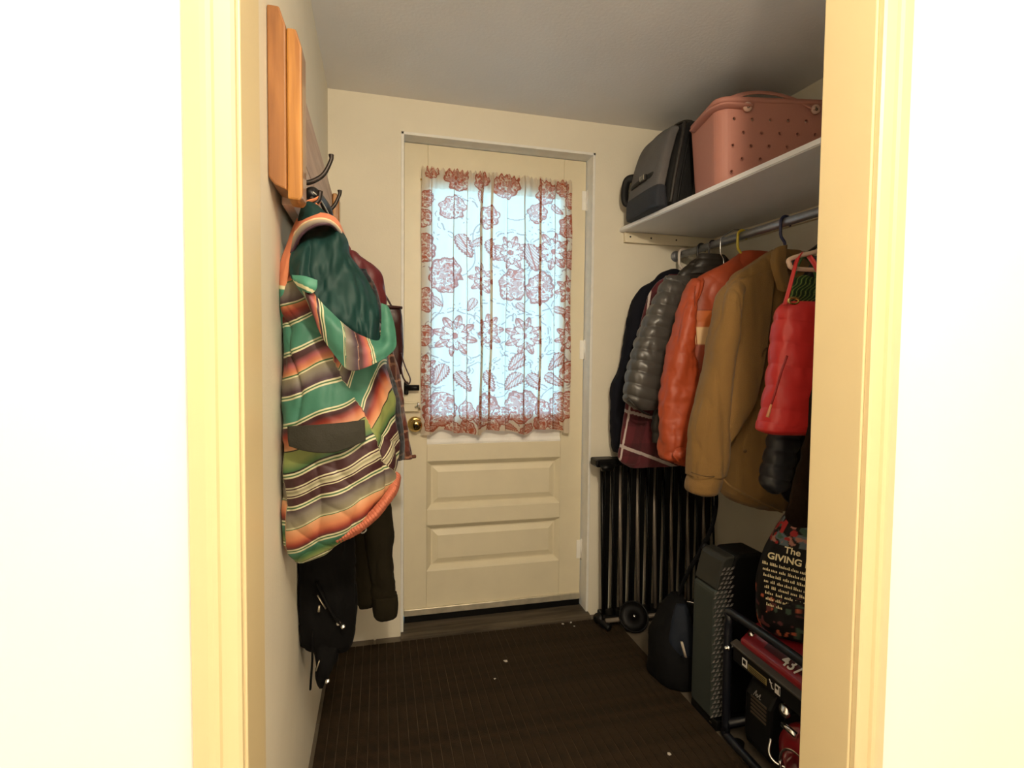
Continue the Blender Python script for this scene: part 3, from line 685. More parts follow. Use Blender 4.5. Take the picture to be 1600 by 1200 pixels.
patch('hood_rim', [
    [(466, 344, YS-.03), (478, 338, YS-.055), (495, 334, YS-.07), (512, 336, YS-.07), (527, 346, YS-.055), (537, 366, YS-.03)],
    [(459, 368, YS-.07), (474, 352, YS-.10), (494, 344, YS-.118), (513, 346, YS-.118), (528, 357, YS-.095), (536, 374, YS-.05)],
    [(454, 396, YS-.09), (470, 368, YS-.118), (490, 354, YS-.135), (512, 351, YS-.132), (526, 361, YS-.10), (533, 374, YS-.05)]],
    M_SERC, jk, 40, 70, .005, .003, (30, 30, 20), colf=rimcol_arc)
# lower brim folded forward
def brimcol(u, v, th):
    n, m = u.shape; c = np.linspace(0, 1, m)[None]*np.ones(u.shape)
    sq = np.array([(0, 540), (.10, 556), (.14, 566), (.26, 588), (.261, 616), (.34, 628), (.46, 650), (.50, 668), (.501, 600), (.60, 619), (.601, 568), (.69, 588), (.691, 557), (.72, 566), (.721, 530), (1, 550)])
    return serape(np.interp(c+np.linspace(0, .02, n)[:, None], sq[:, 0], sq[:, 1]))
patch('hood_brim', [
    [(457, 431, YS-.125), (478, 448, YS-.145), (503, 474, YS-.155), (535, 505, YS-.16), (566, 526, YS-.155), (596, 530, YS-.125), (594, 474, YS-.10)],
    [(466, 446, YS-.135), (484, 468, YS-.16), (510, 500, YS-.17), (542, 532, YS-.175), (574, 548, YS-.17), (607, 536, YS-.14), (602, 478, YS-.10)],
    [(487, 476, YS-.135), (497, 508, YS-.155), (518, 546, YS-.165), (545, 578, YS-.17), (580, 570, YS-.165), (619, 542, YS-.13), (607, 486, YS-.09)]],
    M_SER, jk, 60, 160, .005, .006, (22, 22, 18), colf=brimcol)
patch('hood_corner', [
    [(457, 430, YS-.14), (475, 432, YS-.16), (496, 438, YS-.165)],
    [(460, 438, YS-.145), (477, 444, YS-.168), (495, 450, YS-.165)],
    [(470, 450, YS-.14), (480, 456, YS-.16), (488, 458, YS-.16)]], M_SERC, jk, 20, 20, .005, colf=lambda u, v, th: np.where((v > 436+.5*(u-457))[..., None] & (v < 441+.5*(u-457))[..., None], np.array(CRM), np.array(TEAL)))
# left sleeve hanging flat beside the wall
# neck loop and back-of-neck piece on the hook
patch('neck_piece', [
    [(474, 318, YS-.03), (483, 316, YS-.045), (496, 322, YS-.04)],
    [(470, 332, YS-.045), (488, 330, YS-.075), (512, 338, YS-.06)],
    [(466, 346, YS-.05), (490, 346, YS-.09), (524, 354, YS-.06)]], M_GREEN, jk, 20, 20, .005, .003, (30, 30, 30))
tube('hanging_loop', [at(477, 324, YS-.035), at(479, 316, YS-.03), (.066, 1.226, 1.528), (.074, 1.236, 1.537), (.074, 1.244, 1.528), at(487, 324, YS-.02)], .004, mat('orange webbing', (.70, .24, .10), .8), jk, 8, flat=.4, res=14)

# ================================================================== black jacket low behind the striped one
M_BLKC = mat('black cloth', (.0028, .0026, .0027), .85, spec=.15, bump=.25, bscale=60, var=.2)
M_ZIP = mat('tarnished zip teeth', (.50, .44, .33), .35, .8)
bj = thing('black_jacket', 'long black jacket with steel zips hanging below the striped jacket', 'jacket', (.08, 1.46, .25))
Yk = 1.47
loft('body', [(408, 486, 540, Yk, .03), (440, 472, 550, Yk, .05), (520, 464, 556, Yk, .07), (760, 459, 556, Yk, .085), (860, 459, 556, Yk, .09), (930, 459, 555, Yk, .09), (965, 461, 554, Yk, .085), (992, 468, 553, Yk, .07), (1006, 484, 550, Yk, .05)],
     M_BLKC, bj, 90, 60, .75, .012, (12, 3), xmin=.004, seed=8)
loft('sleeve', [(880, 484, 545, Yk-.04, .035), (960, 484, 544, Yk-.05, .035), (1010, 486, 534, Yk-.05, .035), (1050, 488, 520, Yk-.05, .03), (1072, 494, 510, Yk-.05, .018)], M_BLKC, bj, 50, 36, .8, .010, (16, 5), xmin=.006, seed=5)
tube('strap', [at(488, 985, Yk-.09), at(488, 1030, Yk-.085), at(486, 1060, Yk-.08), at(485, 1076, Yk-.075)], .007, M_BLKC, bj, 8, flat=.4, res=16)
tube('zip', [at(496, 930, Yk-.10), at(502, 940, Yk-.104), at(509, 951, Yk-.104)], .0035, M_ZIP, bj, 8, flat=.5)
tube('zip_flap', [at(494, 908, Yk-.096), at(510, 940, Yk-.108), at(525, 966, Yk-.10), at(536, 978, Yk-.09)], .009, M_BLKC, bj, 8, flat=.4, res=20)
for u, v in ((529, 974), (536, 979), (512, 1064)): lathe('snap', [(.006, 0), (.006, .003), (.003, .0045), (0, .005)], at(u, v, Yk-.098), (-.1, -1, .2), M_CHROME, bj, 12)
tube('zip_pull', [at(499, 946, Yk-.106), at(498, 956, Yk-.108)], .0028, M_ZIP, bj, 8)
tube('zip', [at(494, 1048, Yk-.092), at(499, 1032, Yk-.095)], .003, M_ZIP, bj, 8, flat=.5)

# black cap shaped collar on the first hook, tucked behind the hood
M_LEA = mat('black leather', (.010, .010, .011), .4, bump=.1, bscale=60)
cl = thing('black_bag_strap', 'black leather strap with steel rivet looped over the coat rack hook', 'strap', at(490, 330, 1.30))
tube('band', [at(479, 340, 1.29), at(480, 316, 1.27), at(486, 302, 1.255), at(496, 304, 1.27), (at(508, 322, 1.32)), at(516, 345, 1.36)], [.010, .013, .014, .014, .013, .012], M_LEA, cl, 10, flat=.45, flatdir=(.2, -1, .2), res=30)
tube('piping', [at(489, 300, 1.237), at(498, 308, 1.25), at(508, 324, 1.30), at(515, 338, 1.34)], .0016, mat('pale piping', (.6, .57, .5), .6), cl, 6, res=20)
lathe('rivet', [(.005, 0), (.005, .002), (0, .004)], at(488, 311, 1.238), (.1, -1, .1), M_CHROME, cl, 12)

# ================================================================== garments deeper on the rack
def plaid(base, l1, l2, pu, pv, wu=.12, shear=.1):
    base, l1, l2 = map(np.array, (base, l1, l2))
    def f(u, v, th):
        a = ((u+shear*v)/pu) % 1; b = ((v-shear*u)/pv) % 1
        C = np.zeros(u.shape+(3,)); C[:] = base
        C[(a > .5)] = C[(a > .5)]*.5; C[(b > .5)] = C[b > .5]*.55
        C[(a < wu)] = C[a < wu]*.4+l1*.6; C[(b < wu)] = C[b < wu]*.4+l1*.6
        C[(np.abs(a-.72) < .03)] = l2; C[(np.abs(b-.72) < .04)] = l2
        return C
    return f
M_PLAID = mat('plaid flannel', (1, 1, 1), .9, bump=.25, bscale=300, attr=True, sheen=.2)
fs = thing('plaid_shirt', 'dark red brown plaid flannel shirt hanging deep on the coat rack', 'shirt', (.25, 1.86, .84))
loft('shell', [(425, 552, 572, 1.80, .02), (450, 552, 590, 1.80, .03), (500, 556, 604, 1.80, .04), (560, 566, 619, 1.80, .043), (620, 574, 630, 1.80, .044), (675, 580, 640, 1.80, .044), (716, 586, 649, 1.80, .042)],
     M_PLAID, fs, 220, 140, .8, .010, (14, 3), colf=plaid((.13, .030, .016), (.20, .10, .055), (.30, .14, .08), 26, 40, .10, -.12), seed=4)
tube('cuff', [at(590, 717, 1.765), at(620, 717, 1.757), at(649, 713, 1.79)], .006, mat('brown cuff', (.14, .05, .03), .9), fs, 8, res=14)
dj = thing('navy_shirt', 'dark navy checked shirt squeezed beside the striped jacket', 'shirt', (.2, 1.62, .9))
loft('shell', [(420, 532, 572, 1.612, .02), (450, 536, 584, 1.612, .03), (500, 545, 598, 1.612, .04), (560, 560, 607, 1.612, .042), (620, 566, 622, 1.612, .042), (690, 575, 630, 1.612, .042), (718, 590, 630, 1.612, .035)],
     M_PLAID, dj, 120, 80, .8, .008, (14, 3), colf=plaid((.012, .014, .022), (.05, .05, .06), (.08, .045, .035), 18, 30, .09, -.1), seed=9)
rj = thing('maroon_jacket', 'maroon jacket shoulder showing behind the striped hood', 'jacket', (.15, 1.78, .9))
loft('shell', [(392, 540, 556, 1.705, .02), (405, 538, 574, 1.705, .03), (424, 538, 592, 1.705, .036), (450, 540, 601, 1.705, .04), (490, 542, 608, 1.705, .04), (560, 547, 608, 1.705, .04), (640, 550, 600, 1.705, .035)],
     mat('maroon nylon', (.12, .016, .020), .5, bump=.2, bscale=40, var=.15), rj, 60, 48, .8, .008, (14, 4), seed=12)
# leather handbag with dangling strap
M_OXB = mat('oxblood leather', (.050, .014, .013), .32, bump=.12, bscale=50, var=.2)
hb = thing('leather_handbag', 'oxblood leather handbag hanging behind the coats near the door frame', 'handbag', (.26, 2.06, 1.15))
loft('pouch', [(480, 578, 627, 2.06, .035), (492, 576, 629, 2.06, .04), (520, 578, 630, 2.06, .045), (552, 584, 631, 2.06, .045), (585, 596, 628, 2.06, .03)], M_OXB, hb, 40, 40, .6, .003, (14, 8), seed=1)
tube('top_edge', [at(580, 479, 2.02), at(604, 479, 2.01), at(628, 481, 2.03)], .006, M_OXB, hb, 8, res=10)
tube('handle', [at(612, 479, 2.05), at(604, 465, 2.05), at(594, 452, 2.05), at(582, 446, 2.05), at(572, 448, 2.04)], .007, M_OXB, hb, 8, flat=.5, res=26)
tube('strap', [at(626, 552, 2.02), at(634, 575, 2.0), at(641, 592, 2.0), at(638, 600, 2.0), at(630, 590, 2.0), at(626, 572, 2.01)], .0065, M_OXB, hb, 8, flat=.4, res=30)
tube('zip_pull', [at(602, 474, 1.99), at(606, 480, 1.98), at(610, 488, 1.98)], .0035, M_CHROME, hb, 8, flat=.5)
lathe('ring', [(.004, -.004), (.007, 0), (.004, .004)], at(602, 473, 1.985), (.3, -1, 0), M_BRASS, hb, 12)
# olive hoodie
M_OLIVE = mat('dark olive fleece', (.019, .015, .0075), .95, bump=.3, bscale=140, var=.15, spec=.15)
oh = thing('olive_hoodie', 'dark olive fleece hoodie with ribbed cuff hanging by the door frame', 'hoodie', (.2, 1.78, .3))
Yo = 1.91
loft('body', [(440, 545, 570, Yo+.02, .02), (480, 540, 585, Yo+.02, .03), (560, 542, 592, Yo+.02, .035), (700, 546, 600, Yo+.02, .04), (800, 550, 604, Yo+.02, .045), (880, 552, 598, Yo+.02, .045), (930, 554, 590, Yo+.02, .045), (946, 558, 584, Yo+.02, .035)], M_OLIVE, oh, 70, 48, .8, .009, (13, 3), seed=6)
loft('sleeve', [(600, 560, 600, Yo-.0, .035), (700, 562, 607, Yo-.01, .045), (785, 566, 610, Yo-.015, .048), (873, 574, 618, Yo-.015, .048), (918, 578, 622, Yo-.015, .048), (932, 581, 620, Yo-.015, .042)], M_OLIVE, oh, 60, 44, .85, .009, (12, 7), seed=7)
loft('cuff', [(929, 581, 620, Yo-.015, .040), (945, 581, 621, Yo-.015, .043), (960, 583, 620, Yo-.015, .040), (966, 590, 612, Yo-.015, .028)], M_OLIVE, oh, 20, 40, .85, .003, (40, 3))
tube('drawstring', [at(569, 822, Yk-.02), at(572, 828, Yk-.03), at(566, 833, Yk-.03), at(561, 828, Yk-.02)], .002, mat('pale cord', (.5, .48, .44), .7), oh, 6, res=16)
# collar loops that carry the deeper garments on their hooks
def loop_to(o, p, y, mt, dx=0.0):
    h = np.array((.074+dx, y, 1.540)); p = np.array(p)
    m_ = (p+h)/2+np.array((0, 0, .012))
    tube('hanging_loop', [p+np.array((0, 0, -.03)), p+np.array((-.005, 0, .01)), m_, h+np.array((.006, -.004, -.006)), h+np.array((-.004, .0, -.012))], [.010, .009, .006, .005, .005], mt, o, 8, flat=.5, res=24)
loop_to(bj, at(513, 410, 1.47), 1.485, M_BLKC)
loop_to(dj, at(552, 422, 1.612), 1.612, M_BLKC, .004)
loop_to(rj, at(548, 394, 1.705), 1.705, bpy.data.materials['maroon nylon'])
loop_to(fs, at(562, 427, 1.80), 1.80, bpy.data.materials['brown cuff'], .004)
loop_to(oh, at(557, 442, 1.93), 1.92, M_OLIVE)
loop_to(hb, at(573, 450, 2.04), 2.032, M_OXB, .004)
# ================================================================== clothes on the rod
def hanger(y, mt, label, rad=.0045, half=.13, drop=.105, wire=False):
    x = RX(y); h = thing('clothes_hanger', label, 'hanger', (x, y, ZR-drop-.07), 'hangers on the closet rod')
    a = np.linspace(-.35*PI, 1.05*PI, 14)
    R = .0152+rad
    pts = [(x+R*math.cos(t), y, ZR+R*math.sin(t)) for t in a][::-1][::-1]
    pts = [(x-R*math.cos(t), y, ZR+R*math.sin(t)) for t in np.linspace(1.2*PI, 0, 12)]
    pts = pts+[(x-R, y, ZR-.02), (x-R*.9, y, ZR-.05), (x-.004, y, ZR-.068), (x, y, ZR-.08), (x, y, ZR-drop+.004)]
    tube('hook', pts, rad, mt, h, 8, res=40)
    hr = min(half, .15); zd = ZR-drop
    sh = [(x-half*.6, y, zd-.098), (x-half*.93, y, zd-.098), (x-half, y, zd-.086), (x-half*.96, y, zd-.068), (x-half*.5, y, zd-.034), (x-.02, y, zd-.004), (x, y, zd), (x+.02, y, zd-.004), (x+hr*.5, y, zd-.032), (x+hr*.96, y, zd-.064), (x+hr, y, zd-.082), (x+hr*.93, y, zd-.097), (x+hr*.6, y, zd-.098)]
    tube('shoulder_bar', sh, rad*1.15, mt, h, 8, res=90)
    tube('lower_bar', [(x-half*.62, y, zd-.098), (x+hr*.62, y, zd-.098)], rad, mt, h, 8)
    return h
M_PLW = mat('white plastic', (.72, .64, .56), .35); M_PLY = mat('yellow plastic', (.72, .56, .06), .35); M_PLB = mat('navy plastic', (.030, .036, .10), .35)
M_PLP = mat('blush plastic', (.78, .56, .42), .35); M_PLK = mat('black plastic hanger', (.012, .012, .013), .35)
hanger(2.205, M_PLW, 'white plastic hanger holding the navy jacket by the back wall', .0065)
hanger(2.075, M_PLK, 'black hanger between the navy jacket and the grey puffer')
hanger(2.0, M_PLK, 'slim black hanger holding the grey quilted puffer', .003)
hanger(1.93, M_CHROME, 'bright steel wire hanger between the puffer and the orange jacket', .0018, wire=True)
hanger(1.825, M_PLY, 'yellow plastic hanger holding the orange jacket', .0052)
hanger(1.61, M_PLB, 'navy blue plastic hanger holding the tan jacket', .0052)

# navy jacket
M_NAVY = mat('navy black twill', (.0045, .005, .010), .8, bump=.2, bscale=120, var=.2, spec=.2)
g = thing('navy_jacket', 'black navy jacket hanging nearest the back wall on the rod', 'jacket', (1.5, 2.2, .83))
Y = 2.205
loft('body', [(425, 1048, 1078, Y, .02), (440, 1020, 1105, Y, .03), (470, 1000, 1125, Y, .032), (560, 992, 1130, Y, .034), (660, 985, 1130, Y, .036), (700, 980, 1130, Y, .034)], M_NAVY, g, 50, 40, .8, .004, (14, 3), ymax=YB-.004, xmax=RW(2.2)-.012)
loft('sleeve', [(438, 1022, 1050, Y-.01, .02), (452, 1000, 1040, Y-.01, .035), (476, 986, 1024, Y-.01, .042), (514, 977, 1014, Y-.01, .044), (570, 969, 1004, Y-.01, .044), (600, 958, 998, Y-.01, .044), (625, 955, 994, Y-.01, .042), (661, 954, 990, Y-.01, .04), (692, 956, 986, Y-.01, .04), (706, 959, 984, Y-.01, .035)], M_NAVY, g, 80, 36, .8, .006, (16, 6), seed=3, ymax=YB-.004)
loft('collar', [(421, 1047, 1056, Y, .02), (427, 1034, 1072, Y, .035), (437, 1024, 1082, Y, .038), (446, 1020, 1086, Y, .03)], M_NAVY, g, 16, 36, .8, .002, ymax=YB-.004)
# maroon plaid shirt
def maroon_col(u, v, th):
    C = np.zeros(u.shape+(3,)); C[:] = (.105, .012, .018)
    C[((u+.25*v) % 34) < 14] *= .72
    C[(v % 46) < 20] *= .75
    W = np.array((.55, .46, .42))
    uu = 977-(v-645)*.19
    m = np.abs(u-uu-3) < 1.3; C[m] = W
    vv2 = 694+(u-968)*.42
    m = np.abs(v-vv2) < 2.6; C[m] = W*.85
    vv3 = 641+(u-977)*.28
    m = np.abs(v-vv3) < 2.4; C[m] = W*.8
    return C
g = thing('maroon_plaid_shirt', 'maroon plaid flannel shirt with thin white lines below the grey puffer', 'shirt', (1.5, 2.13, .8))
Y = 2.075
loft('shell', [(430, 1046, 1085, Y, .016), (446, 1024, 1110, Y, .02), (480, 1008, 1130, Y, .024), (560, 990, 1135, Y, .026), (640, 976, 1135, Y, .028), (690, 968, 1110, Y, .030), (715, 966, 1080, Y, .030), (729, 985, 1060, Y, .022)], M_PLAID, g, 300, 260, .8, .004, (16, 3), colf=maroon_col)
# grey puffer
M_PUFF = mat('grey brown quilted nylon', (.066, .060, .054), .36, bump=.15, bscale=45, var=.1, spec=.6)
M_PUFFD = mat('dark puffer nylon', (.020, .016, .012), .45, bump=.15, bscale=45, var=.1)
g = thing('grey_puffer', 'grey brown quilted puffer jacket with shiny ribbed sleeve', 'puffer jacket', (1.5, 2.03, .93))
Y = 1.995
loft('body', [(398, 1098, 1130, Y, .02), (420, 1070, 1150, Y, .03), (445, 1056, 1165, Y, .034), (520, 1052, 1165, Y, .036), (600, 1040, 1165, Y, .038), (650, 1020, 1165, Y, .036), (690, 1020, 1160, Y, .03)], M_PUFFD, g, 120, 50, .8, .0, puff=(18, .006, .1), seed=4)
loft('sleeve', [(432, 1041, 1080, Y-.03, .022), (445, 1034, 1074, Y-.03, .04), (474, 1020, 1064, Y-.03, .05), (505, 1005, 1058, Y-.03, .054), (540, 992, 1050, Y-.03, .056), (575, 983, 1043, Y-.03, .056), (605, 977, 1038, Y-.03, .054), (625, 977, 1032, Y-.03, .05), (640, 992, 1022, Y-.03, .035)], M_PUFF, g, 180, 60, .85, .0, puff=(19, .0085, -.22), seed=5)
loft('collar', [(398, 1092, 1128, Y-.01, .026), (410, 1086, 1134, Y-.01, .034), (430, 1074, 1142, Y-.01, .034)], M_PUFFD, g, 30, 40, .8, 0, puff=(14, .004, 0), seed=2)
tube('cuff_binding', [at(980, 622, Y-.062), at(990, 632, Y-.082), at(1003, 643, Y-.078), at(1014, 648, Y-.05)], .0045, M_PUFFD, g, 8, res=20)
# orange jacket
def orange_col(u, v, th):
    C = np.zeros(u.shape+(3,)); C[:] = (.36, .055, .016)
    C[(v < 488)] = (.37, .062, .020); C[(v >= 489) & (v < 514)] = (.56, .13, .022); C[(v >= 514) & (v < 541)] = (.85, .55, .26); C[v >= 541] = (.37, .062, .020)
    C[np.abs(v-488.5) < .9] = (.20, .03, .01)
    return C
M_ORJ = mat('orange shell nylon print', (1, 1, 1), .5, bump=.2, bscale=40, var=.08, attr=True)
M_ORS = mat('orange shell nylon', (.40, .062, .017), .5, bump=.2, bscale=35, var=.1)
g = thing('orange_jacket', 'orange padded jacket with a cream chest stripe on a yellow hanger', 'jacket', (1.5, 1.83, .84))
Y = 1.83
loft('body', [(398, 1152, 1202, Y, .02), (418, 1124, 1226, Y, .04), (438, 1092, 1250, Y, .05), (470, 1082, 1255, Y, .056), (520, 1080, 1255, Y, .06), (600, 1074, 1255, Y, .066), (680, 1064, 1250, Y, .07), (716, 1054, 1240, Y, .07), (724, 1060, 1230, Y, .055)], M_ORJ, g, 260, 110, .75, .006, (9, 3), colf=orange_col, seed=3, xmax=RW(1.83)-.012)
loft('sleeve', [(436, 1082, 1098, Y-.03, .02), (446, 1076, 1096, Y-.035, .04), (482, 1063, 1083, Y-.04, .05), (518, 1053, 1082, Y-.04, .054), (545, 1044, 1083, Y-.04, .056), (582, 1038, 1090, Y-.04, .058), (634, 1033, 1092, Y-.04, .06), (680, 1032, 1086, Y-.04, .058), (712, 1032, 1080, Y-.04, .055), (720, 1042, 1076, Y-.04, .04)], M_ORS, g, 180, 72, .85, .0060, (12, 8), seed=8, puff=(25, .0022, .15))
loft('collar', [(394, 1158, 1198, Y, .034), (404, 1150, 1204, Y, .042), (420, 1136, 1212, Y, .04), (430, 1128, 1216, Y, .03)], M_ORS, g, 26, 44, .8, .003, (20, 20))
tube('underarm_seam', [at(1086, 447, Y-.088), at(1086, 490, Y-.090), at(1089, 541, Y-.092)], .0016, mat('rust stitching', (.25, .04, .012), .7), g, 6, res=16)
patch('cuff', [[(1055, 702, Y-.10), (1066, 700, Y-.105), (1077, 702, Y-.09)], [(1052, 712, Y-.105), (1066, 712, Y-.115), (1079, 712, Y-.095)], [(1058, 721, Y-.095), (1068, 724, Y-.10), (1078, 720, Y-.085)]], M_ORS, g, 20, 24, .006, .006, (40, 40, 40))
# tan jacket
M_TAN = mat('tan duck cloth', (.22, .122, .038), .9, bump=.3, bscale=350, var=.07, sheen=.1, spec=.2)
M_TAND = mat('tan cord seam', (.12, .065, .020), .9)
g = thing('tan_jacket', 'tan canvas jacket with buttoned cuff on a navy hanger', 'jacket', (1.55, 1.6, .72))
Y = 1.61
loft('body', [(392, 1206, 1262, Y, .02), (410, 1180, 1296, Y, .045), (432, 1150, 1322, Y, .055), (455, 1140, 1330, Y, .062), (520, 1136, 1330, Y, .07), (600, 1130, 1328, Y, .078), (680, 1127, 1326, Y, .085), (740, 1127, 1326, Y, .088), (772, 1135, 1322, Y, .085), (790, 1180, 1310, Y, .06)], M_TAN, g, 140, 110, .75, .011, (9, 1.3), seed=4, xmax=RW(1.61)-.012)
loft('sleeve', [(434, 1146, 1170, Y-.03, .02), (445, 1136, 1164, Y-.035, .04), (470, 1124, 1154, Y-.045, .055), (507, 1116, 1148, Y-.05, .06), (545, 1108, 1142, Y-.05, .062), (567, 1105, 1139, Y-.05, .064), (623, 1092, 1136, Y-.05, .066), (668, 1083, 1132, Y-.05, .066), (717, 1080, 1130, Y-.05, .064), (742, 1079, 1126, Y-.05, .058)], M_TAN, g, 150, 70, .85, .008, (10, 1.6), seed=6)
loft('cuff', [(736, 1080, 1125, Y-.05, .058), (745, 1078, 1124, Y-.05, .061), (758, 1075, 1120, Y-.05, .060), (768, 1077, 1117, Y-.05, .054), (773, 1090, 1112, Y-.05, .03)], M_TAN, g, 30, 50, .85, .002, (30, 10), seed=2)
tube('cuff_seam', [at(1080, 738, Y-.075), at(1092, 742, Y-.112), at(1110, 745, Y-.118), at(1125, 742, Y-.09)], .0018, M_TAND, g, 6, res=20)
patch('front_panel', [
    [(1150, 440, Y-.058), (1170, 432, Y-.07), (1195, 424, Y-.072), (1214, 420, Y-.066)],
    [(1146, 520, Y-.075), (1165, 520, Y-.09), (1185, 520, Y-.092), (1204, 518, Y-.085)],
    [(1136, 610, Y-.085), (1152, 608, Y-.105), (1170, 606, Y-.108), (1187, 600, Y-.10)],
    [(1132, 660, Y-.09), (1142, 662, Y-.105), (1156, 658, Y-.108), (1168, 646, Y-.105)],
    [(1130, 706, Y-.085), (1133, 706, Y-.09), (1137, 700, Y-.095), (1142, 692, Y-.098)]], M_TAN, g, 60, 40, .005, .010, (10, 10, 3), seed=8)
tube('hem_seam', [at(1127, 746, Y-.09), at(1145, 762, Y-.10), at(1186, 784, Y-.10), at(1222, 800, Y-.10)], .004, M_TAN, g, 8, res=24)
patch('lapel', [[(1205, 394, Y-.05), (1216, 386, Y-.065), (1230, 383, Y-.06)], [(1206, 420, Y-.08), (1216, 418, Y-.098), (1228, 410, Y-.085)], [(1216, 452, Y-.09), (1226, 456, Y-.105), (1236, 452, Y-.095)]], M_TAN, g, 26, 20, .006, .003, (30, 30, 30))
tube('pocket_edge', [at(1190, 560, Y-.095), at(1192, 548, Y-.10), at(1200, 543, Y-.10), at(1216, 543, Y-.095)], .0018, M_TAND, g, 6, res=16)
lathe('button', [(.006, 0), (.006, .002), (0, .003)], at(1164, 705, Y-.10), (-.2, -1, 0), M_TAND, g, 10)
# red puffer vest on blush hanger
M_REDV = mat('bright red nylon', (.62, .030, .028), .42, bump=.2, bscale=40, var=.08, spec=.6)
Y = 1.30
hg = hanger(1.295, M_PLP, 'blush pink plastic hanger above the red vest', .0058, .275, .130)
g = thing('red_vest', 'bright red quilted puffer vest at the near end of the rod', 'vest', (1.6, 1.35, 1.0))
loft('body', [(474, 1229, 1330, Y, .04), (487, 1218, 1338, Y, .05), (518, 1212, 1345, Y, .058), (564, 1207, 1348, Y, .062), (600, 1202, 1350, Y, .064), (640, 1195, 1352, Y, .066), (660, 1191, 1352, Y, .066), (668, 1192, 1350, Y, .058)], M_REDV, g, 160, 100, .75, .0, puff=(34, .0055, -.12), seed=6)
loft('hem', [(656, 1190, 1352, Y, .067), (664, 1188, 1353, Y, .069), (671, 1189, 1352, Y, .064), (676, 1200, 1348, Y, .05)], M_REDV, g, 16, 80, .75, .002, (40, 3))
tube('pocket_zip', [at(1230, 556, Y-.064), at(1220, 584, Y-.066), at(1211, 614, Y-.066), at(1205, 632, Y-.064)], .003, mat('dark red zip', (.32, .012, .012), .5), g, 8, res=18)
tube('zip_pull', [at(1205, 632, Y-.074), at(1202, 642, Y-.075), at(1199, 652, Y-.073)], [.0028, .004, .0045], mat('orange cord', (.75, .33, .16), .6), g, 8)
tube('strap', [at(1226, 476, Y-.03), at(1233, 452, Y-.03), at(1240, 425, Y-.025), at(1246, 404, Y-.01), at(1252, 396, Y)], .008, M_REDV, g, 8, flat=.4, res=20)
tube('strap', [at(1296, 476, Y-.03), at(1288, 445, Y-.03), at(1276, 418, Y-.02), at(1264, 400, Y)], .008, M_REDV, g, 8, flat=.4, res=20)
# green leaf print apron tucked under the vest straps
def leafcol(u, v, th):
    n = np.sin(u*.9+v*.7+2*np.sin(v*.35)); C = np.zeros(u.shape+(3,)); C[:] = (.018, .05, .018); C[n > .2] = (.05, .16, .035); C[n > .85] = (.35, .42, .12); return C
g = thing('green_apron', 'dark green leaf print apron bib with brass ring under the vest', 'apron', (1.5, 1.42, 1.2))
patch('bib', [[(1240, 436, Y+.078), (1256, 430, Y+.075), (1276, 436, Y+.078)], [(1236, 460, Y+.075), (1256, 458, Y+.073), (1284, 460, Y+.075)], [(1232, 486, Y+.08), (1256, 486, Y+.078), (1290, 486, Y+.08)], [(1232, 560, Y+.083), (1256, 560, Y+.08), (1290, 560, Y+.083)]],
      mat('leaf print cotton', (1, 1, 1), .8, attr=True), g, 80, 60, .004, .003, (20, 20, 10), colf=leafcol)
tube('neck_strap', [at(1240, 437, Y+.078), at(1247, 415, Y+.08), at(1256, 402, Y+.082), at(1268, 412, Y+.08), at(1276, 437, Y+.078)], .006, mat('apron strap', (.03, .09, .025), .8), g, 8, flat=.4, res=24)
tube('ring', [at(1240+8*math.cos(t), 470+5*math.sin(t), Y-.075) for t in np.linspace(0, 2*PI, 16)], .0032, M_BRASS, g, 8)
# dark puffer below the vest
g = thing('dark_puffer', 'charcoal puffer jacket bottom showing under the red vest', 'puffer jacket', (1.6, 1.47, .75))
Y = 1.435
loft('body', [(392, 1290, 1330, Y, .015), (410, 1270, 1350, Y, .02), (450, 1250, 1360, Y, .028), (520, 1240, 1360, Y, .03), (640, 1220, 1360, Y, .032), (700, 1212, 1360, Y, .034), (745, 1212, 1360, Y, .034), (772, 1225, 1360, Y, .032), (790, 1240, 1350, Y, .025)], mat('charcoal nylon', (.008, .0085, .010), .42, bump=.15, bscale=40, var=.1), g, 110, 60, .8, 0, puff=(30, .006, .08), seed=7, xmax=RW(1.43)-.012)
loft('sleeve', [(640, 1212, 1250, Y-.02, .03), (680, 1204, 1246, Y-.022, .036), (715, 1197, 1238, Y-.024, .038), (745, 1191, 1232, Y-.024, .038), (762, 1196, 1226, Y-.024, .034), (770, 1203, 1216, Y-.024, .02)], mat('slate nylon', (.026, .027, .033), .42, bump=.15, bscale=40, var=.1), g, 90, 44, .85, 0, puff=(22, .007, -.2), seed=9)
g = thing('brown_coat', 'dark brown fleecy coat hem hanging low beside the partition', 'coat', (1.6, 1.3, .65))
Y = 1.165
loft('body', [(375, 1375, 1415, Y, .015), (395, 1340, 1440, Y, .022), (440, 1310, 1450, Y, .028), (560, 1280, 1450, Y, .03), (700, 1255, 1450, Y, .033), (770, 1234, 1450, Y, .034), (800, 1226, 1445, Y, .034), (815, 1236, 1435, Y, .026)], mat('dark brown fleece', (.012, .006, .003), .95, bump=.5, bscale=120, var=.3, spec=.1), g, 50, 48, .8, .008, (20, 8), seed=2)

hanger(1.435, M_PLK, 'black plastic hanger holding the charcoal puffer behind the red vest')
hanger(1.165, M_PLK, 'black plastic hanger holding the dark brown coat')
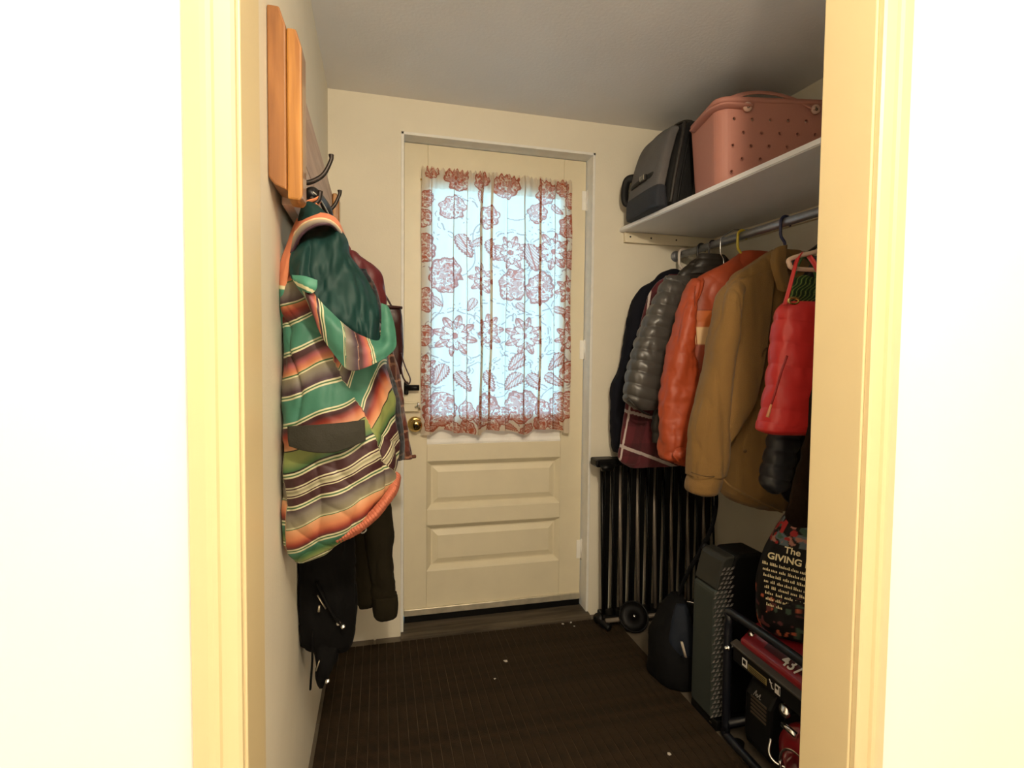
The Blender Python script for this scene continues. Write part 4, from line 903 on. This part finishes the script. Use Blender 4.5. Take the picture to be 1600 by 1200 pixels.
# ================================================================== on the shelf
ST = 1.8035
M_BPG = mat('grey canvas', (.115, .108, .105), .8, bump=.25, bscale=200, var=.18, vscale=10)
M_BPN = mat('navy canvas base', (.022, .026, .036), .8, bump=.25, bscale=200, var=.15)
M_BPK = mat('black nylon', (.006, .006, .006), .6, spec=.3, bump=.2, bscale=120)
M_BPD = mat('dark brown grey nylon', (.024, .021, .018), .55, bump=.2, bscale=120)
g = thing('backpack', 'grey and black backpack standing on the shelf against the back wall', 'backpack', (1.39, 2.08, ST))
rot = -.10
# black rear body then the grey front half in front of it
loftw('body', [(ST, 1.425, 2.06, .110, .130), (ST+.03, 1.425, 2.06, .128, .146), (ST+.12, 1.432, 2.06, .130, .148), (ST+.20, 1.442, 2.06, .125, .146), (ST+.29, 1.456, 2.06, .115, .138), (ST+.345, 1.47, 2.06, .095, .122), (ST+.37, 1.48, 2.06, .06, .10)], M_BPK, g, 40, 64, .5, .003, (9, 9))
fp = loftw('front_panel', [(ST+.088, 1.288, 2.06, .022, .128), (ST+.10, 1.288, 2.06, .026, .136), (ST+.20, 1.309, 2.06, .026, .134), (ST+.29, 1.336, 2.06, .026, .126), (ST+.325, 1.354, 2.06, .026, .116), (ST+.340, 1.364, 2.06, .018, .10)], M_BPG, g, 40, 64, .45, .0025, (9, 9), seed=3)
loftw('base_panel', [(ST+.0005, 1.300, 2.06, .030, .120), (ST+.010, 1.290, 2.06, .034, .138), (ST+.06, 1.286, 2.06, .030, .140), (ST+.084, 1.287, 2.06, .028, .137), (ST+.092, 1.288, 2.06, .022, .128)], M_BPN, g, 24, 64, .45, .002, (9, 9), seed=5)
tube('top_trim', [(1.352, 2.17, ST+.318), (1.362, 2.10, ST+.342), (1.366, 2.03, ST+.344), (1.362, 1.95, ST+.322)], .016, M_BPK, g, 10, flat=.6, flatdir=(0, 0, 1), res=20)
for k, (dx, m_) in enumerate(((.062, M_BPD), (.092, M_BPK))):
    P_ = [(1.262+dx, 2.06-.140, ST+.02), (1.268+dx, 2.06-.150, ST+.10), (1.286+dx, 2.06-.150, ST+.20), (1.308+dx, 2.06-.142, ST+.29), (1.328+dx, 2.06-.118, ST+.345)]
    tube('zip', P_, .008-.003*k, m_, g, 8, res=30)
pocket = loftw('side_pocket', [(ST+.01, 1.47, 1.915, .055, .02), (ST+.06, 1.475, 1.908, .06, .026), (ST+.17, 1.485, 1.912, .052, .022), (ST+.26, 1.495, 1.92, .035, .012)], M_BPD, g, 24, 36, .6, .003, (14, 9))
tube('top_handle', [(1.415, 2.15, ST+.345), (1.420, 2.10, ST+.376), (1.43, 2.04, ST+.388), (1.44, 1.98, ST+.374), (1.45, 1.955, ST+.345)], .016, M_BPD, g, 10, flat=.4, flatdir=(0, 0, 1), res=26)
st_ = tube('compression_strap', [(1.288, 2.19, ST+.140), (1.270, 2.14, ST+.141), (1.268, 2.02, ST+.144), (1.286, 1.932, ST+.148)], .012, M_BPK, g, 8, flat=.3, flatdir=(-1, 0, .2), res=20)
box('buckle', (1.257, 1.268, 2.01, 2.055, ST+.131, ST+.155), M_DARKP, st_, .003)
boxes('buckle_bars', [(1.2545, 1.258, 2.016, 2.020, ST+.135, ST+.155), (1.2545, 1.258, 2.030, 2.033, ST+.135, ST+.155), (1.2545, 1.258, 2.046, 2.050, ST+.135, ST+.155)], M_CHROME, st_)
tube('loop', [(1.30, 2.180, ST+.10), (1.270, 2.20, ST+.09), (1.262, 2.205, ST+.13), (1.272, 2.20, ST+.19), (1.31, 2.18, ST+.20)], .018, M_BPK, g, 10, flat=.5, flatdir=(0, 1, 0), res=30)

# perforated tote
M_TOTE = mat('dusty rose foam', (.50, .215, .165), .6, bump=.12, bscale=220, var=.03)
g = thing('rubber_tote', 'dusty pink perforated foam tote bag with riveted handle on the shelf', 'tote bag', (1.55, 1.72, ST))
ta = math.radians(-11); ex = np.array((math.cos(ta), math.sin(ta), 0)); ey = np.array((-math.sin(ta), math.cos(ta), 0))
tc0 = np.array((1.342, 1.640, 0))              # near left foot
TW, TD, TH = .43, .235, .290
tcen = tc0+ex*TW/2+ey*TD/2
RR = RW(1.6)-.03
def rrect(hx, hy, r, n=8):
    pts = []
    for sx, sy, a0 in ((1, 1, 0), (-1, 1, PI/2), (-1, -1, PI), (1, -1, 1.5*PI)):
        for t in np.linspace(0, PI/2, n): pts.append((sx*(hx-r)+r*math.cos(a0+t), sy*(hy-r)+r*math.sin(a0+t)))
    return np.array(pts)
def tring(z, gr, r=.045):
    q = rrect(TW/2+gr, TD/2+gr, r)
    return tcen+q[:, :1]*ex+q[:, 1:]*ey+np.array((0, 0, z))
zs = [(ST, -.012), (ST+.006, -.004), (ST+.03, 0), (ST+.12, .006), (ST+TH-.04, .014), (ST+TH, .016), (ST+TH, .008), (ST+TH-.05, .004), (ST+.012, -.010)]
Pt = np.array([tring(z, q) for z, q in zs]); Pt[..., 0] = np.minimum(Pt[..., 0], RR)
tote_body = grid('body', Pt, M_TOTE, g, wrap=True, caps=True); fixn(tote_body)
zr_ = [(ST+TH-.012, .0155), (ST+TH-.012, .018), (ST+TH+.004, .019), (ST+TH+.004, .010), (ST+TH-.004, .010)]
Pt = np.array([tring(z, q) for z, q in zr_]); Pt[..., 0] = np.minimum(Pt[..., 0], RR)
o = grid('rim', Pt, M_TOTE, g, wrap=True)
def onface(a, h, out=0):  # a along the front, h above the shelf
    return tc0+ex*a-ey*(.004+.012*h/TH+out)+np.array((0, 0, ST+h))
nrm_ = -ey; holes = []
for row, h in enumerate((.222, .178, .134, .09, .046)):
    for k in range(6):
        a = .045+(.035 if row % 2 else 0)+k*.064
        if a > .39: continue
        holes.append((a, h))
        q = onface(a, h, 0); P_ = np.array([[q+nrm_*d_h+r_h*(ex*math.cos(t)+np.array((0, 0, 1))*math.sin(t)) for t in np.linspace(0, 2*PI, 14, endpoint=False)] for r_h, d_h in ((.0075, -.0008), (.0072, .0012), (.0058, .0012), (.0055, -.004))])
        grid('hole_ring', P_, M_TOTE, g, wrap=True)
bmc = bmesh.new()
for a, h in holes:
    q = Vector(onface(a, h, 0)-ROOT[g])
    bmesh.ops.create_cone(bmc, cap_ends=True, segments=14, radius1=.0056, radius2=.0056, depth=.06, matrix=frame4(q, ex, (0, 0, 1)))
mc = bpy.data.meshes.new('cutter'); bmc.to_mesh(mc); bmc.free()
oc = bpy.data.objects.new('cutter', mc); COL.objects.link(oc); oc.location = ROOT[g]
md = tote_body.modifiers.new('holes', 'BOOLEAN'); md.operation = 'DIFFERENCE'; md.object = oc; md.solver = 'EXACT'
bpy.context.view_layer.update()
nm = bpy.data.meshes.new_from_object(tote_body.evaluated_get(bpy.context.evaluated_depsgraph_get()))
tote_body.modifiers.clear(); tote_body.data = nm; nm.name = 'body'
nm.polygons.foreach_set('use_smooth', np.zeros(len(nm.polygons), bool))
bpy.data.objects.remove(oc)
M_BTN = mat('pale rose button', (.72, .46, .36), .4)
for a in (.085, .325):
    bt = lathe('button', [(.016, 0), (.016, .006), (.013, .009), (0, .0095)], onface(a, TH-.032, .006), nrm_, M_BTN, g, 24)
    text('letter', 'b', .020, M_BLACKP, bt, frame4(onface(a-.005, TH-.039, .0165), ex, (0, 0, 1)), .0005)
hp = [onface(.085, TH-.032, .008), onface(.055, TH-.03, .008), onface(.0, TH-.028, .010)]
# handle: hangs to the far end on one side and arches over on the other
arch = [onface(.325, TH-.032, .008), onface(.27, TH+.008, .004)-nrm_*.02, onface(.20, TH+.045, .0)-nrm_*.05, onface(.13, TH+.062, 0)-nrm_*.09, onface(.07, TH+.050, 0)-nrm_*.13, onface(.02, TH+.01, 0)-nrm_*.19, onface(.03, TH-.025, 0)-nrm_*.235]
arch = [np.array((min(p[0], RR), p[1], min(p[2], HC-.012))) for p in arch]
tube('handle', arch, .014, M_TOTE, g, 10, flat=.28, flatdir=(.25, -.95, .45), res=50)
w_ = [onface(.100, TH-.032, .009), onface(.05, TH-.031, .009), onface(.012, TH-.03, .009), onface(-.012, TH-.03, -.01), onface(-.024, TH-.03, -.05), onface(-.024, TH-.030, -.12), onface(-.020, TH-.03, -.20)]
tube('handle', w_, .016, M_TOTE, g, 10, flat=.25, flatdir=None, res=40)

# ================================================================== folded metal frame against the back wall
g = thing('folded_metal_frame', 'folded black metal frame of slim upright tubes leaning in the back corner', 'metal frame', (1.42, 2.13, 0.005))
Yf = 2.19
xs = np.linspace(1.176, 1.735, 14)
for i, x in enumerate(xs):
    r_ = .0085 if i % 2 == 0 else .005
    tube('upright', [(x, Yf-.03-(.02 if i % 2 else 0), .055), (x+.002, Yf+.02-(.01 if i % 2 else 0), .722)], r_, M_TUBE if i % 2 == 0 and i > 0 else M_BLACKM, g, 12)
xs2 = np.linspace(1.198, 1.718, 13)
for x in xs2: box('slat', (x-.013, x+.013, Yf-.002, Yf+.010, .06, .72), M_BLACKM, g, .002)
box('top_rail', (1.160, 1.752, Yf-.02, Yf+.04, .722, .752), M_BLACKM, g, .006)
box('bottom_rail', (1.166, 1.75, Yf-.055, Yf+.02, .028, .055), M_BLACKM, g, .006)
tube('crossbar', [(1.166, Yf-.075, .045), (1.745, Yf-.075, .045)], .010, M_TUBE, g, 10)
bk = box('top_bracket', (1.124, 1.226, Yf-.05, Yf+.03, .722, .757), M_BLACKP, g, .008, 3)
box('bracket_cap', (1.118, 1.138, Yf-.055, Yf-.01, .729, .755), M_BLACKP, bk, .006, 3)
tube('bracket_knuckle', [(1.141, Yf-.058, .722), (1.191, Yf-.06, .725)], .014, M_BLACKP, bk, 12)
ft = tube('foot', [(1.144, Yf-.03, .045), (1.154, Yf-.06, .035), (1.176, Yf-.10, .022)], [.018, .017, .015], M_BLACKP, g, 14, res=12)
lathe('foot_cap', [(.022, -.006), (.024, 0), (.022, .012), (0, .014)], (1.148, Yf-.045, .045), (-.8, -.5, .3), M_BLACKP, ft, 16)
for x in (1.36, 1.66): tube('foot', [(x, Yf-.03, .05), (x, Yf-.06, .03), (x, Yf-.075, .014)], [.014, .014, .013], M_BLACKP, g, 12, res=8)

# ================================================================== shoulder bag with discs beside it
M_BAG = mat('black nylon bag', (.0035, .0035, .004), .8, spec=.15, bump=.3, bscale=60, var=.25)
M_BAGN = mat('navy nylon patch', (.009, .013, .022), .7, spec=.2, bump=.3, bscale=60, var=.3)
g = thing('shoulder_bag', 'slouchy black shoulder bag on the floor with strap rising to the coats', 'bag', (1.30, 1.72, .0))
loftw('body', [(.0005, 1.315, 1.73, .105, .085), (.02, 1.315, 1.73, .130, .105), (.09, 1.312, 1.735, .132, .108), (.16, 1.305, 1.75, .11, .095), (.22, 1.30, 1.76, .075, .075), (.27, 1.30, 1.765, .045, .055), (.30, 1.305, 1.77, .022, .03)], M_BAG, g, 46, 50, .8, .010, (11, 11), seed=2)
loftw('flap', [(.13, 1.268, 1.668, .040, .020), (.19, 1.272, 1.684, .044, .022), (.25, 1.285, 1.71, .034, .02), (.285, 1.295, 1.73, .02, .016)], M_BAGN, g, 24, 32, .8, .006, (18, 18), rot=-.45, seed=6)
tube('strap', [(1.303, 1.765, .28), (1.325, 1.76, .36), (1.385, 1.752, .47), (1.43, 1.748, .56), (1.455, 1.76, .64), (1.52, 1.86, .690), (1.60, 2.02, .742), (1.632, 2.14, .7585), (1.637, 2.19, .757), (1.640, 2.236, .752), (1.640, 2.240, .72)], .010, M_BAG, g, 8, flat=.35, flatdir=(.3, -1, .6), res=60)
tube('strap_slider', [(1.392, 1.742, .478), (1.402, 1.74, .50)], .013, M_DARKP, g, 8, flat=.5, flatdir=(.3, -1, 0))
tube('tag', [atz(1066, 1002, .16)*0+at(1065, 1003, 1.605), at(1068, 1014, 1.600), at(1071, 1026, 1.60)], .0075, mat('pale rubber tag', (.50, .44, .35), .6), g, 8, flat=.5)
M_LID = mat('black lid enamel', (.004, .0035, .0035), .5, spec=.2)
def disc(cx, cy, cz, R, ax, label):
    d = thing('pot_lid', label, 'lid', (cx, cy, cz-R))
    lathe('plate', [(0, .0), (R*.6, .004), (R*.93, .0), (R*.95, -.008), (R*.5, -.006), (0, -.004)], (cx, cy, cz), ax, M_LID, d, 32)
    a = np.array(ax, float); a /= np.linalg.norm(a); e = np.cross(a, (0, 0, 1)); e /= np.linalg.norm(e); f = np.cross(a, e)
    tube('rim', [np.array((cx, cy, cz))+R*.96*(e*math.cos(t)+f*math.sin(t)) for t in np.linspace(0, 2*PI, 36)], .004, M_CHROME if 'chrome' in label else M_LID, d, 8)
    lathe('knob', [(.005, .002), (.005, .008), (.008, .011), (.006, .015), (0, .016)], (cx, cy, cz), ax, M_CHROME, d, 14)
disc(1.290, 2.090, .0640, .066, (-.12, -.80, .59), 'black lid with steel knob leaning on the floor by the metal frame')
disc(1.462, 1.935, .122, .078, (-.20, -.36, .91), 'black lid with chrome rim behind the shoulder bag')
kb = thing('storage_pot', 'dark red pot tucked behind the shoulder bag under the chrome rimmed lid', 'pot', (1.46, 1.94, 0))
lathe('body', [(0, .001), (.070, .001), (.078, .012), (.080, .085), (.084, .090), (.078, .092), (.074, .02)], (1.47, 1.945, 0), (0, 0, 1), mat('dark red enamel', (.06, .008, .006), .3), kb, 28)
tube('handle', [(1.40, 1.90, .07), (1.375, 1.875, .074), (1.39, 1.865, .074), (1.425, 1.885, .07)], .005, M_BLACKP, kb, 8, res=16)

# ================================================================== tower purifier
M_TOW = mat('dark grey green plastic', (.036, .042, .036), .55, spec=.3, var=.04)
M_TOWT = mat('charcoal top panel', (.022, .022, .018), .5, spec=.3)
g = thing('tower_purifier', 'tall dark grey tower air purifier with woven side grille', 'air purifier', (1.34, 1.51, 0))
x0, x1, y0, y1 = 1.240, 1.440, 1.452, 1.572
prism('housing', [(x0+.052, .035), (x0+.052, .495), (x0+.075, .555), (x0+.09, .566), (x1-.02, .566), (x1, .545), (x1, .035)], 1, y0+.004, y1-.004, M_BLACKP, g, .008)
prism('front_panel', [(x0, .035), (x0, .450), (x0+.012, .456), (x0+.050, .456), (x0+.050, .035)], 1, y0+.002, y1, M_TOW, g, .008)
prism('top_panel', [(x0+.004, .459), (x0+.026, .548), (x0+.040, .562), (x0+.074, .566), (x0+.050, .459)], 1, y0+.002, y1, M_TOWT, g, .006)
prism('base', [(x0+.008, 0.0005), (x0+.008, .020), (x0+.012, .034), (x1+.004, .034), (x1+.012, .020), (x1+.012, 0.0005)], 1, y0-.012, y1+.010, M_BLACKP, g, .005)
# woven grille on the side towards the hall: diagonal strands
lst = []
gx0, gx1, gz0, gz1 = x0+.004, x0+.075, .045, .548
P_ = []; Fq = []
s = .0150; k = 0
for r_ in range(int((gz1-gz0)/s)):
    for c_ in range(int((gx1-gx0)/s)+1):
        cx_ = gx0+c_*s+(s/2 if r_ % 2 else 0); cz_ = gz0+r_*s
        if cx_ > gx1-.004: continue
        if cz_ > .456 and cx_ < x0+.010+(cz_-.456)*.25: continue
        n = len(P_)
        for (a, b_) in ((-.62, 0), (0, -.36), (.62, 0), (0, .36)):
            P_.append((cx_+a*s*(1.0)+b_*s*.35, y0+.0015, cz_+b_*s*1.2+a*s*.55))
        P_.append((cx_, y0-.0035, cz_))
        Fq += [(n, n+1, n+4), (n+1, n+2, n+4), (n+2, n+3, n+4), (n+3, n, n+4)]
gr = mesh('woven_grille', P_, Fq, mat('woven grille plastic', (.045, .038, .034), .45), g, False); gr['kind'] = 'stuff'
box('power_light', (x0+.0068, x0+.011, y0+.01, y0+.022, .012, .018), M_CHROME, g, .001)

# ================================================================== generator
M_GRED = mat('red painted tank', (.23, .010, .016), .3, var=.06, coat=.3)
M_GBLK = mat('black powder coat', (.006, .006, .0065), .5, spec=.25)
M_GTUBE = mat('blue black frame tube', (.006, .007, .011), .35, spec=.5)
M_WHT = mat('white print', (.72, .70, .66), .6); M_GLD = mat('dull yellow sticker', (.22, .17, .06), .6)
gx0, gx1, gy0, gy1 = 1.262, 1.660, .905, 1.395
gen = thing('generator', 'red and black portable generator in a tube frame beside the opening', 'generator', (1.45, 1.15, 0))
tz = .415
lst = []
for x in (gx0-.004, gx1):
    lst.append(([(x, gy1+.008, .03), (x, gy1+.012, .30), (x, gy1+.006, tz-.03), (x, gy1-.03, tz), (x, gy0+.03, tz), (x, gy0-.006, tz-.03), (x, gy0-.01, .30), (x, gy0-.008, .03), (x, gy0+.03, .018), (x, gy1-.03, .018), (x, gy1+.008, .03)], .0125, 120))
for y, z in ((gy1+.012, .30), (gy1, .06), (gy0-.01, .30), (gy0, .06)): lst.append(([(gx0-.004, y, z), (gx1, y, z)], .011, 0))
tubes('frame', lst, M_GTUBE, gen, 12)
for x in (gx0+.02, gx1-.03):
    for y in (gy0+.02, gy1-.02): lathe('rubber_foot', [(.018, .0), (.018, .010), (.012, .014)], (x, y, .0005), (0, 0, 1), M_BLACKP, gen, 14)
tank = prism('tank', [(gx0+.012, .320), (gx0+.004, .345), (gx0+.060, .390), (gx0+.10, .398), (gx1-.06, .398), (gx1-.02, .36), (gx1-.02, .320)], 1, gy0+.02, gy1-.030, M_GRED, gen, .008)
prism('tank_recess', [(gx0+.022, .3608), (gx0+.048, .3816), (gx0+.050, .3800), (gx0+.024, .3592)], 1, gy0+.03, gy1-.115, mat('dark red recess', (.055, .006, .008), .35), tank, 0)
lathe('bolt', [(.011, 0), (.011, .005), (.007, .007), (.007, .010), (0, .011)], (gx0+.030, gy1-.055, .368), (-.6, 0, .8), M_CHROME, tank, 6)
pan = box('side_panel', (gx0-.002, gx0+.014, gy0+.01, gy1-.012, .270, .318), M_GBLK, gen, .003)
prism('panel_lip', [(gx0-.010, .318), (gx0-.010, .324), (gx0+.012, .334), (gx0+.014, .320)], 1, gy0+.01, gy1-.008, mat('brown black trim', (.05, .042, .034), .45), gen, .002)
FX = lambda y, z, d=.0008: np.array((gx0-.002-d, y, z))
box('icon_plate', (gx0-.0032, gx0-.0018, gy1-.078, gy1-.056, .279, .303), M_WHT, pan, .001)
box('icon_mark', (gx0-.0040, gx0-.0030, gy1-.073, gy1-.061, .287, .299), M_BLACKP, pan, 0)
box('caution_sticker', (gx0-.0030, gx0-.0018, gy1-.160, gy1-.082, .278, .297), M_GLD, pan, 0)
boxes('sticker_lines', [(gx0-.0036, gx0-.0028, gy1-.155, gy1-.088, z, z+.002) for z in (.281, .286, .291)], M_BLACKP, pan)
box('fuel_icon_plate', (gx0-.0032, gx0-.0018, gy1-.212, gy1-.192, .279, .305), M_WHT, pan, .001)
boxes('fuel_icon', [(gx0-.0042, gx0-.0030, gy1-.205, gy1-.196, .293, .301), (gx0-.0042, gx0-.0030, gy1-.2115, gy1-.2095, .284, .302)], M_BLACKP, pan)
tubes('fuel_arrow', [([FX(gy1-.170, .304), FX(gy1-.176, .296), FX(gy1-.182, .284), FX(gy1-.187, .284)], .0012, 0), ([FX(gy1-.173, .296), FX(gy1-.181, .298)], .0012, 0)], M_WHT, pan, 6)
lathe('panel_bolt', [(.010, 0), (.010, .005), (.006, .006), (.006, .012), (0, .013)], (gx0-.006, gy1+.004, .300), (-1, 0, 0), M_CHROME, gen, 6)
# '4375' on the slanted tank flank
d_ = np.array((.056, 0, .045)); d_ /= np.linalg.norm(d_)
text('number', '437', .046, M_WHT, tank, frame4(np.array((gx0+.0155, gy1-.186, .3585)), (0, -1, 0), d_), .0006, .0006)
# engine, exhaust cover, recoil, wheel
eb = prism('engine_cover', [(gx0+.030, .03), (gx0+.022, .06), (gx0+.022, .19), (gx0+.045, .232), (gx0+.075, .245), (gx0+.20, .245), (gx0+.20, .03)], 1, gy1-.150, gy1-.040, M_GBLK, gen, .010)
for i in range(5): box('louvre', (gx0+.0195, gx0+.0225, gy1-.135, gy1-.070, .140+i*.012, .146+i*.012), mat('louvre brown', (.075, .055, .035), .5) if i == 0 else bpy.data.materials['louvre brown'], eb, .001)
sq = [(0, 0), (.004, .016), (.008, .002), (.012, .010), (.015, .001), (.019, .008), (.022, .014), (.024, .002), (.029, .003)]
tube('emblem', [np.array((gx0+.0255+.52*h*.9-.003, gy1-.078-a_, .197+h*.85)) for a_, h in sq], .0012, mat('grey print', (.30, .29, .27), .5), eb, 6, res=40)
box('engine_block', (gx0+.05, gx1-.04, gy0+.05, gy1-.16, .04, .26), M_GBLK, gen, .015, 3)
rc = lathe('recoil_cover', [(0, .045), (.05, .043), (.082, .030), (.090, .010), (.090, -.02)], (gx0+.045, gy1-.275, .135), (-1, 0, 0), M_GRED, gen, 32)
tube('rim', [(gx0+.004, gy1-.275+.062*math.cos(t), .10+.062*math.sin(t)) for t in np.linspace(0, 2*PI, 40)], .004, M_CHROME, rc, 8)
lathe('fuel_valve', [(.012, 0), (.012, .02), (.018, .024), (.018, .034), (0, .036)], (gx0+.05, gy1-.205, .232), (-1, 0, 0), M_CHROME, gen, 14)
tube('pull_handle', [(gx0-.002, gy1-.225, .21), (gx0-.006, gy1-.25, .215), (gx0-.004, gy1-.275, .215)], .008, M_CHROME, gen, 10)
tube('starter_cable', [(gx0+.01, gy1-.17, .13), (gx0-.004, gy1-.18, .10), (gx0+.0, gy1-.20, .085), (gx0+.02, gy1-.23, .085)], .004, M_CHROME, gen, 8, res=16)

# ================================================================== reusable shopping bag on the generator
def gbcol(P, th):
    C = np.zeros(P.shape); C[:] = (.004, .0025, .0025)
    n = noise(P*np.array([45, 45, 45])); n2 = noise(P*70+9); n3 = noise(P*60+31); z = P[..., 2]
    fl = (z > .665)
    C[(n > .15) & fl] = (.10, .13, .14); C[(n2 > .3) & fl] = (.36, .15, .11); C[(n3 > .45) & fl] = (.32, .02, .02); C[(n2 < -.6) & fl] = (.05, .09, .06)
    lo = (z < .535); C[(n > .5) & lo] = (.05, .08, .055); C[(n2 > .55) & lo] = (.42, .10, .05); C[(n3 > .5) & lo] = (.10, .03, .03)
    return C
M_GB = mat('printed bag fabric', (1, 1, 1), .6, spec=.2, bump=.1, bscale=60, attr=True)
g = thing('shopping_bag', 'black floral shopping bag with gold lettering sitting on the generator', 'bag', (1.42, 1.29, .43))
ga = math.radians(-44)
loftw('body', [(.3985, 1.408, 1.265, .092, .070), (.415, 1.406, 1.265, .116, .086), (.45, 1.405, 1.265, .125, .092), (.52, 1.405, 1.265, .130, .094), (.60, 1.415, 1.265, .126, .088), (.67, 1.425, 1.262, .108, .072), (.73, 1.435, 1.26, .085, .050), (.765, 1.442, 1.26, .066, .032)], M_GB, g, 180, 240, .62, .004, (10, 10), colf=gbcol, rot=ga, seed=4)
tube('handle', [(1.40, 1.27, .755), (1.405, 1.275, .785), (1.43, 1.265, .80), (1.465, 1.245, .79), (1.475, 1.24, .755)], .009, mat('bag handle', (.05, .04, .04), .6), g, 8, flat=.35, flatdir=(.4, -.9, 0), res=24)
M_GOLD = mat('gold print', (.78, .68, .40), .5)
gex = np.array((math.cos(ga), math.sin(ga), 0)); gnn = np.array((math.sin(ga), -math.cos(ga), 0))
gtx = gex+np.array((0, 0, -.10)); gty = np.array((0, .06, 1))
def gb(a, z):
    return np.array((1.412, 1.265, 0))+gex*a+gnn*(.0985-max(0, (z-.56))*.10)+np.array((0, 0, z-.10*a))
text('lettering', 'The', .026, M_GOLD, g, frame4(gb(-.058, .648), gtx, gty), .0008, .0004)
text('lettering', 'GIVING BAG', .026, M_GOLD, g, frame4(gb(-.100, .621), gtx, gty), .0008, .0006)
rg = random.Random(3)
for i in range(8):
    # rows of print too small to read: word shaped dashes
    a_ = -.112+.002*i; z0_ = .602-i*.0165; bs_ = []; V_2 = []; F_2 = []
    while a_ < .075:
        wl = rg.uniform(.010, .026); q = a_
        while q < a_+wl:
            h_ = rg.choice((.0055, .0055, .0085)); w2 = rg.uniform(.0022, .0035); k0 = len(V_2)
            for (da, dz) in ((0, 0), (w2, 0), (w2*.8, h_), (w2*.2, h_)): V_2.append(gb(q+da, z0_+dz))
            F_2.append((k0, k0+1, k0+2, k0+3)); q += w2+.0012
        a_ += wl+.006
    o_ = mesh('small_print', V_2, F_2, M_GOLD, g, False); m_ = o_.modifiers.new('t', 'SOLIDIFY'); m_.thickness = .0006
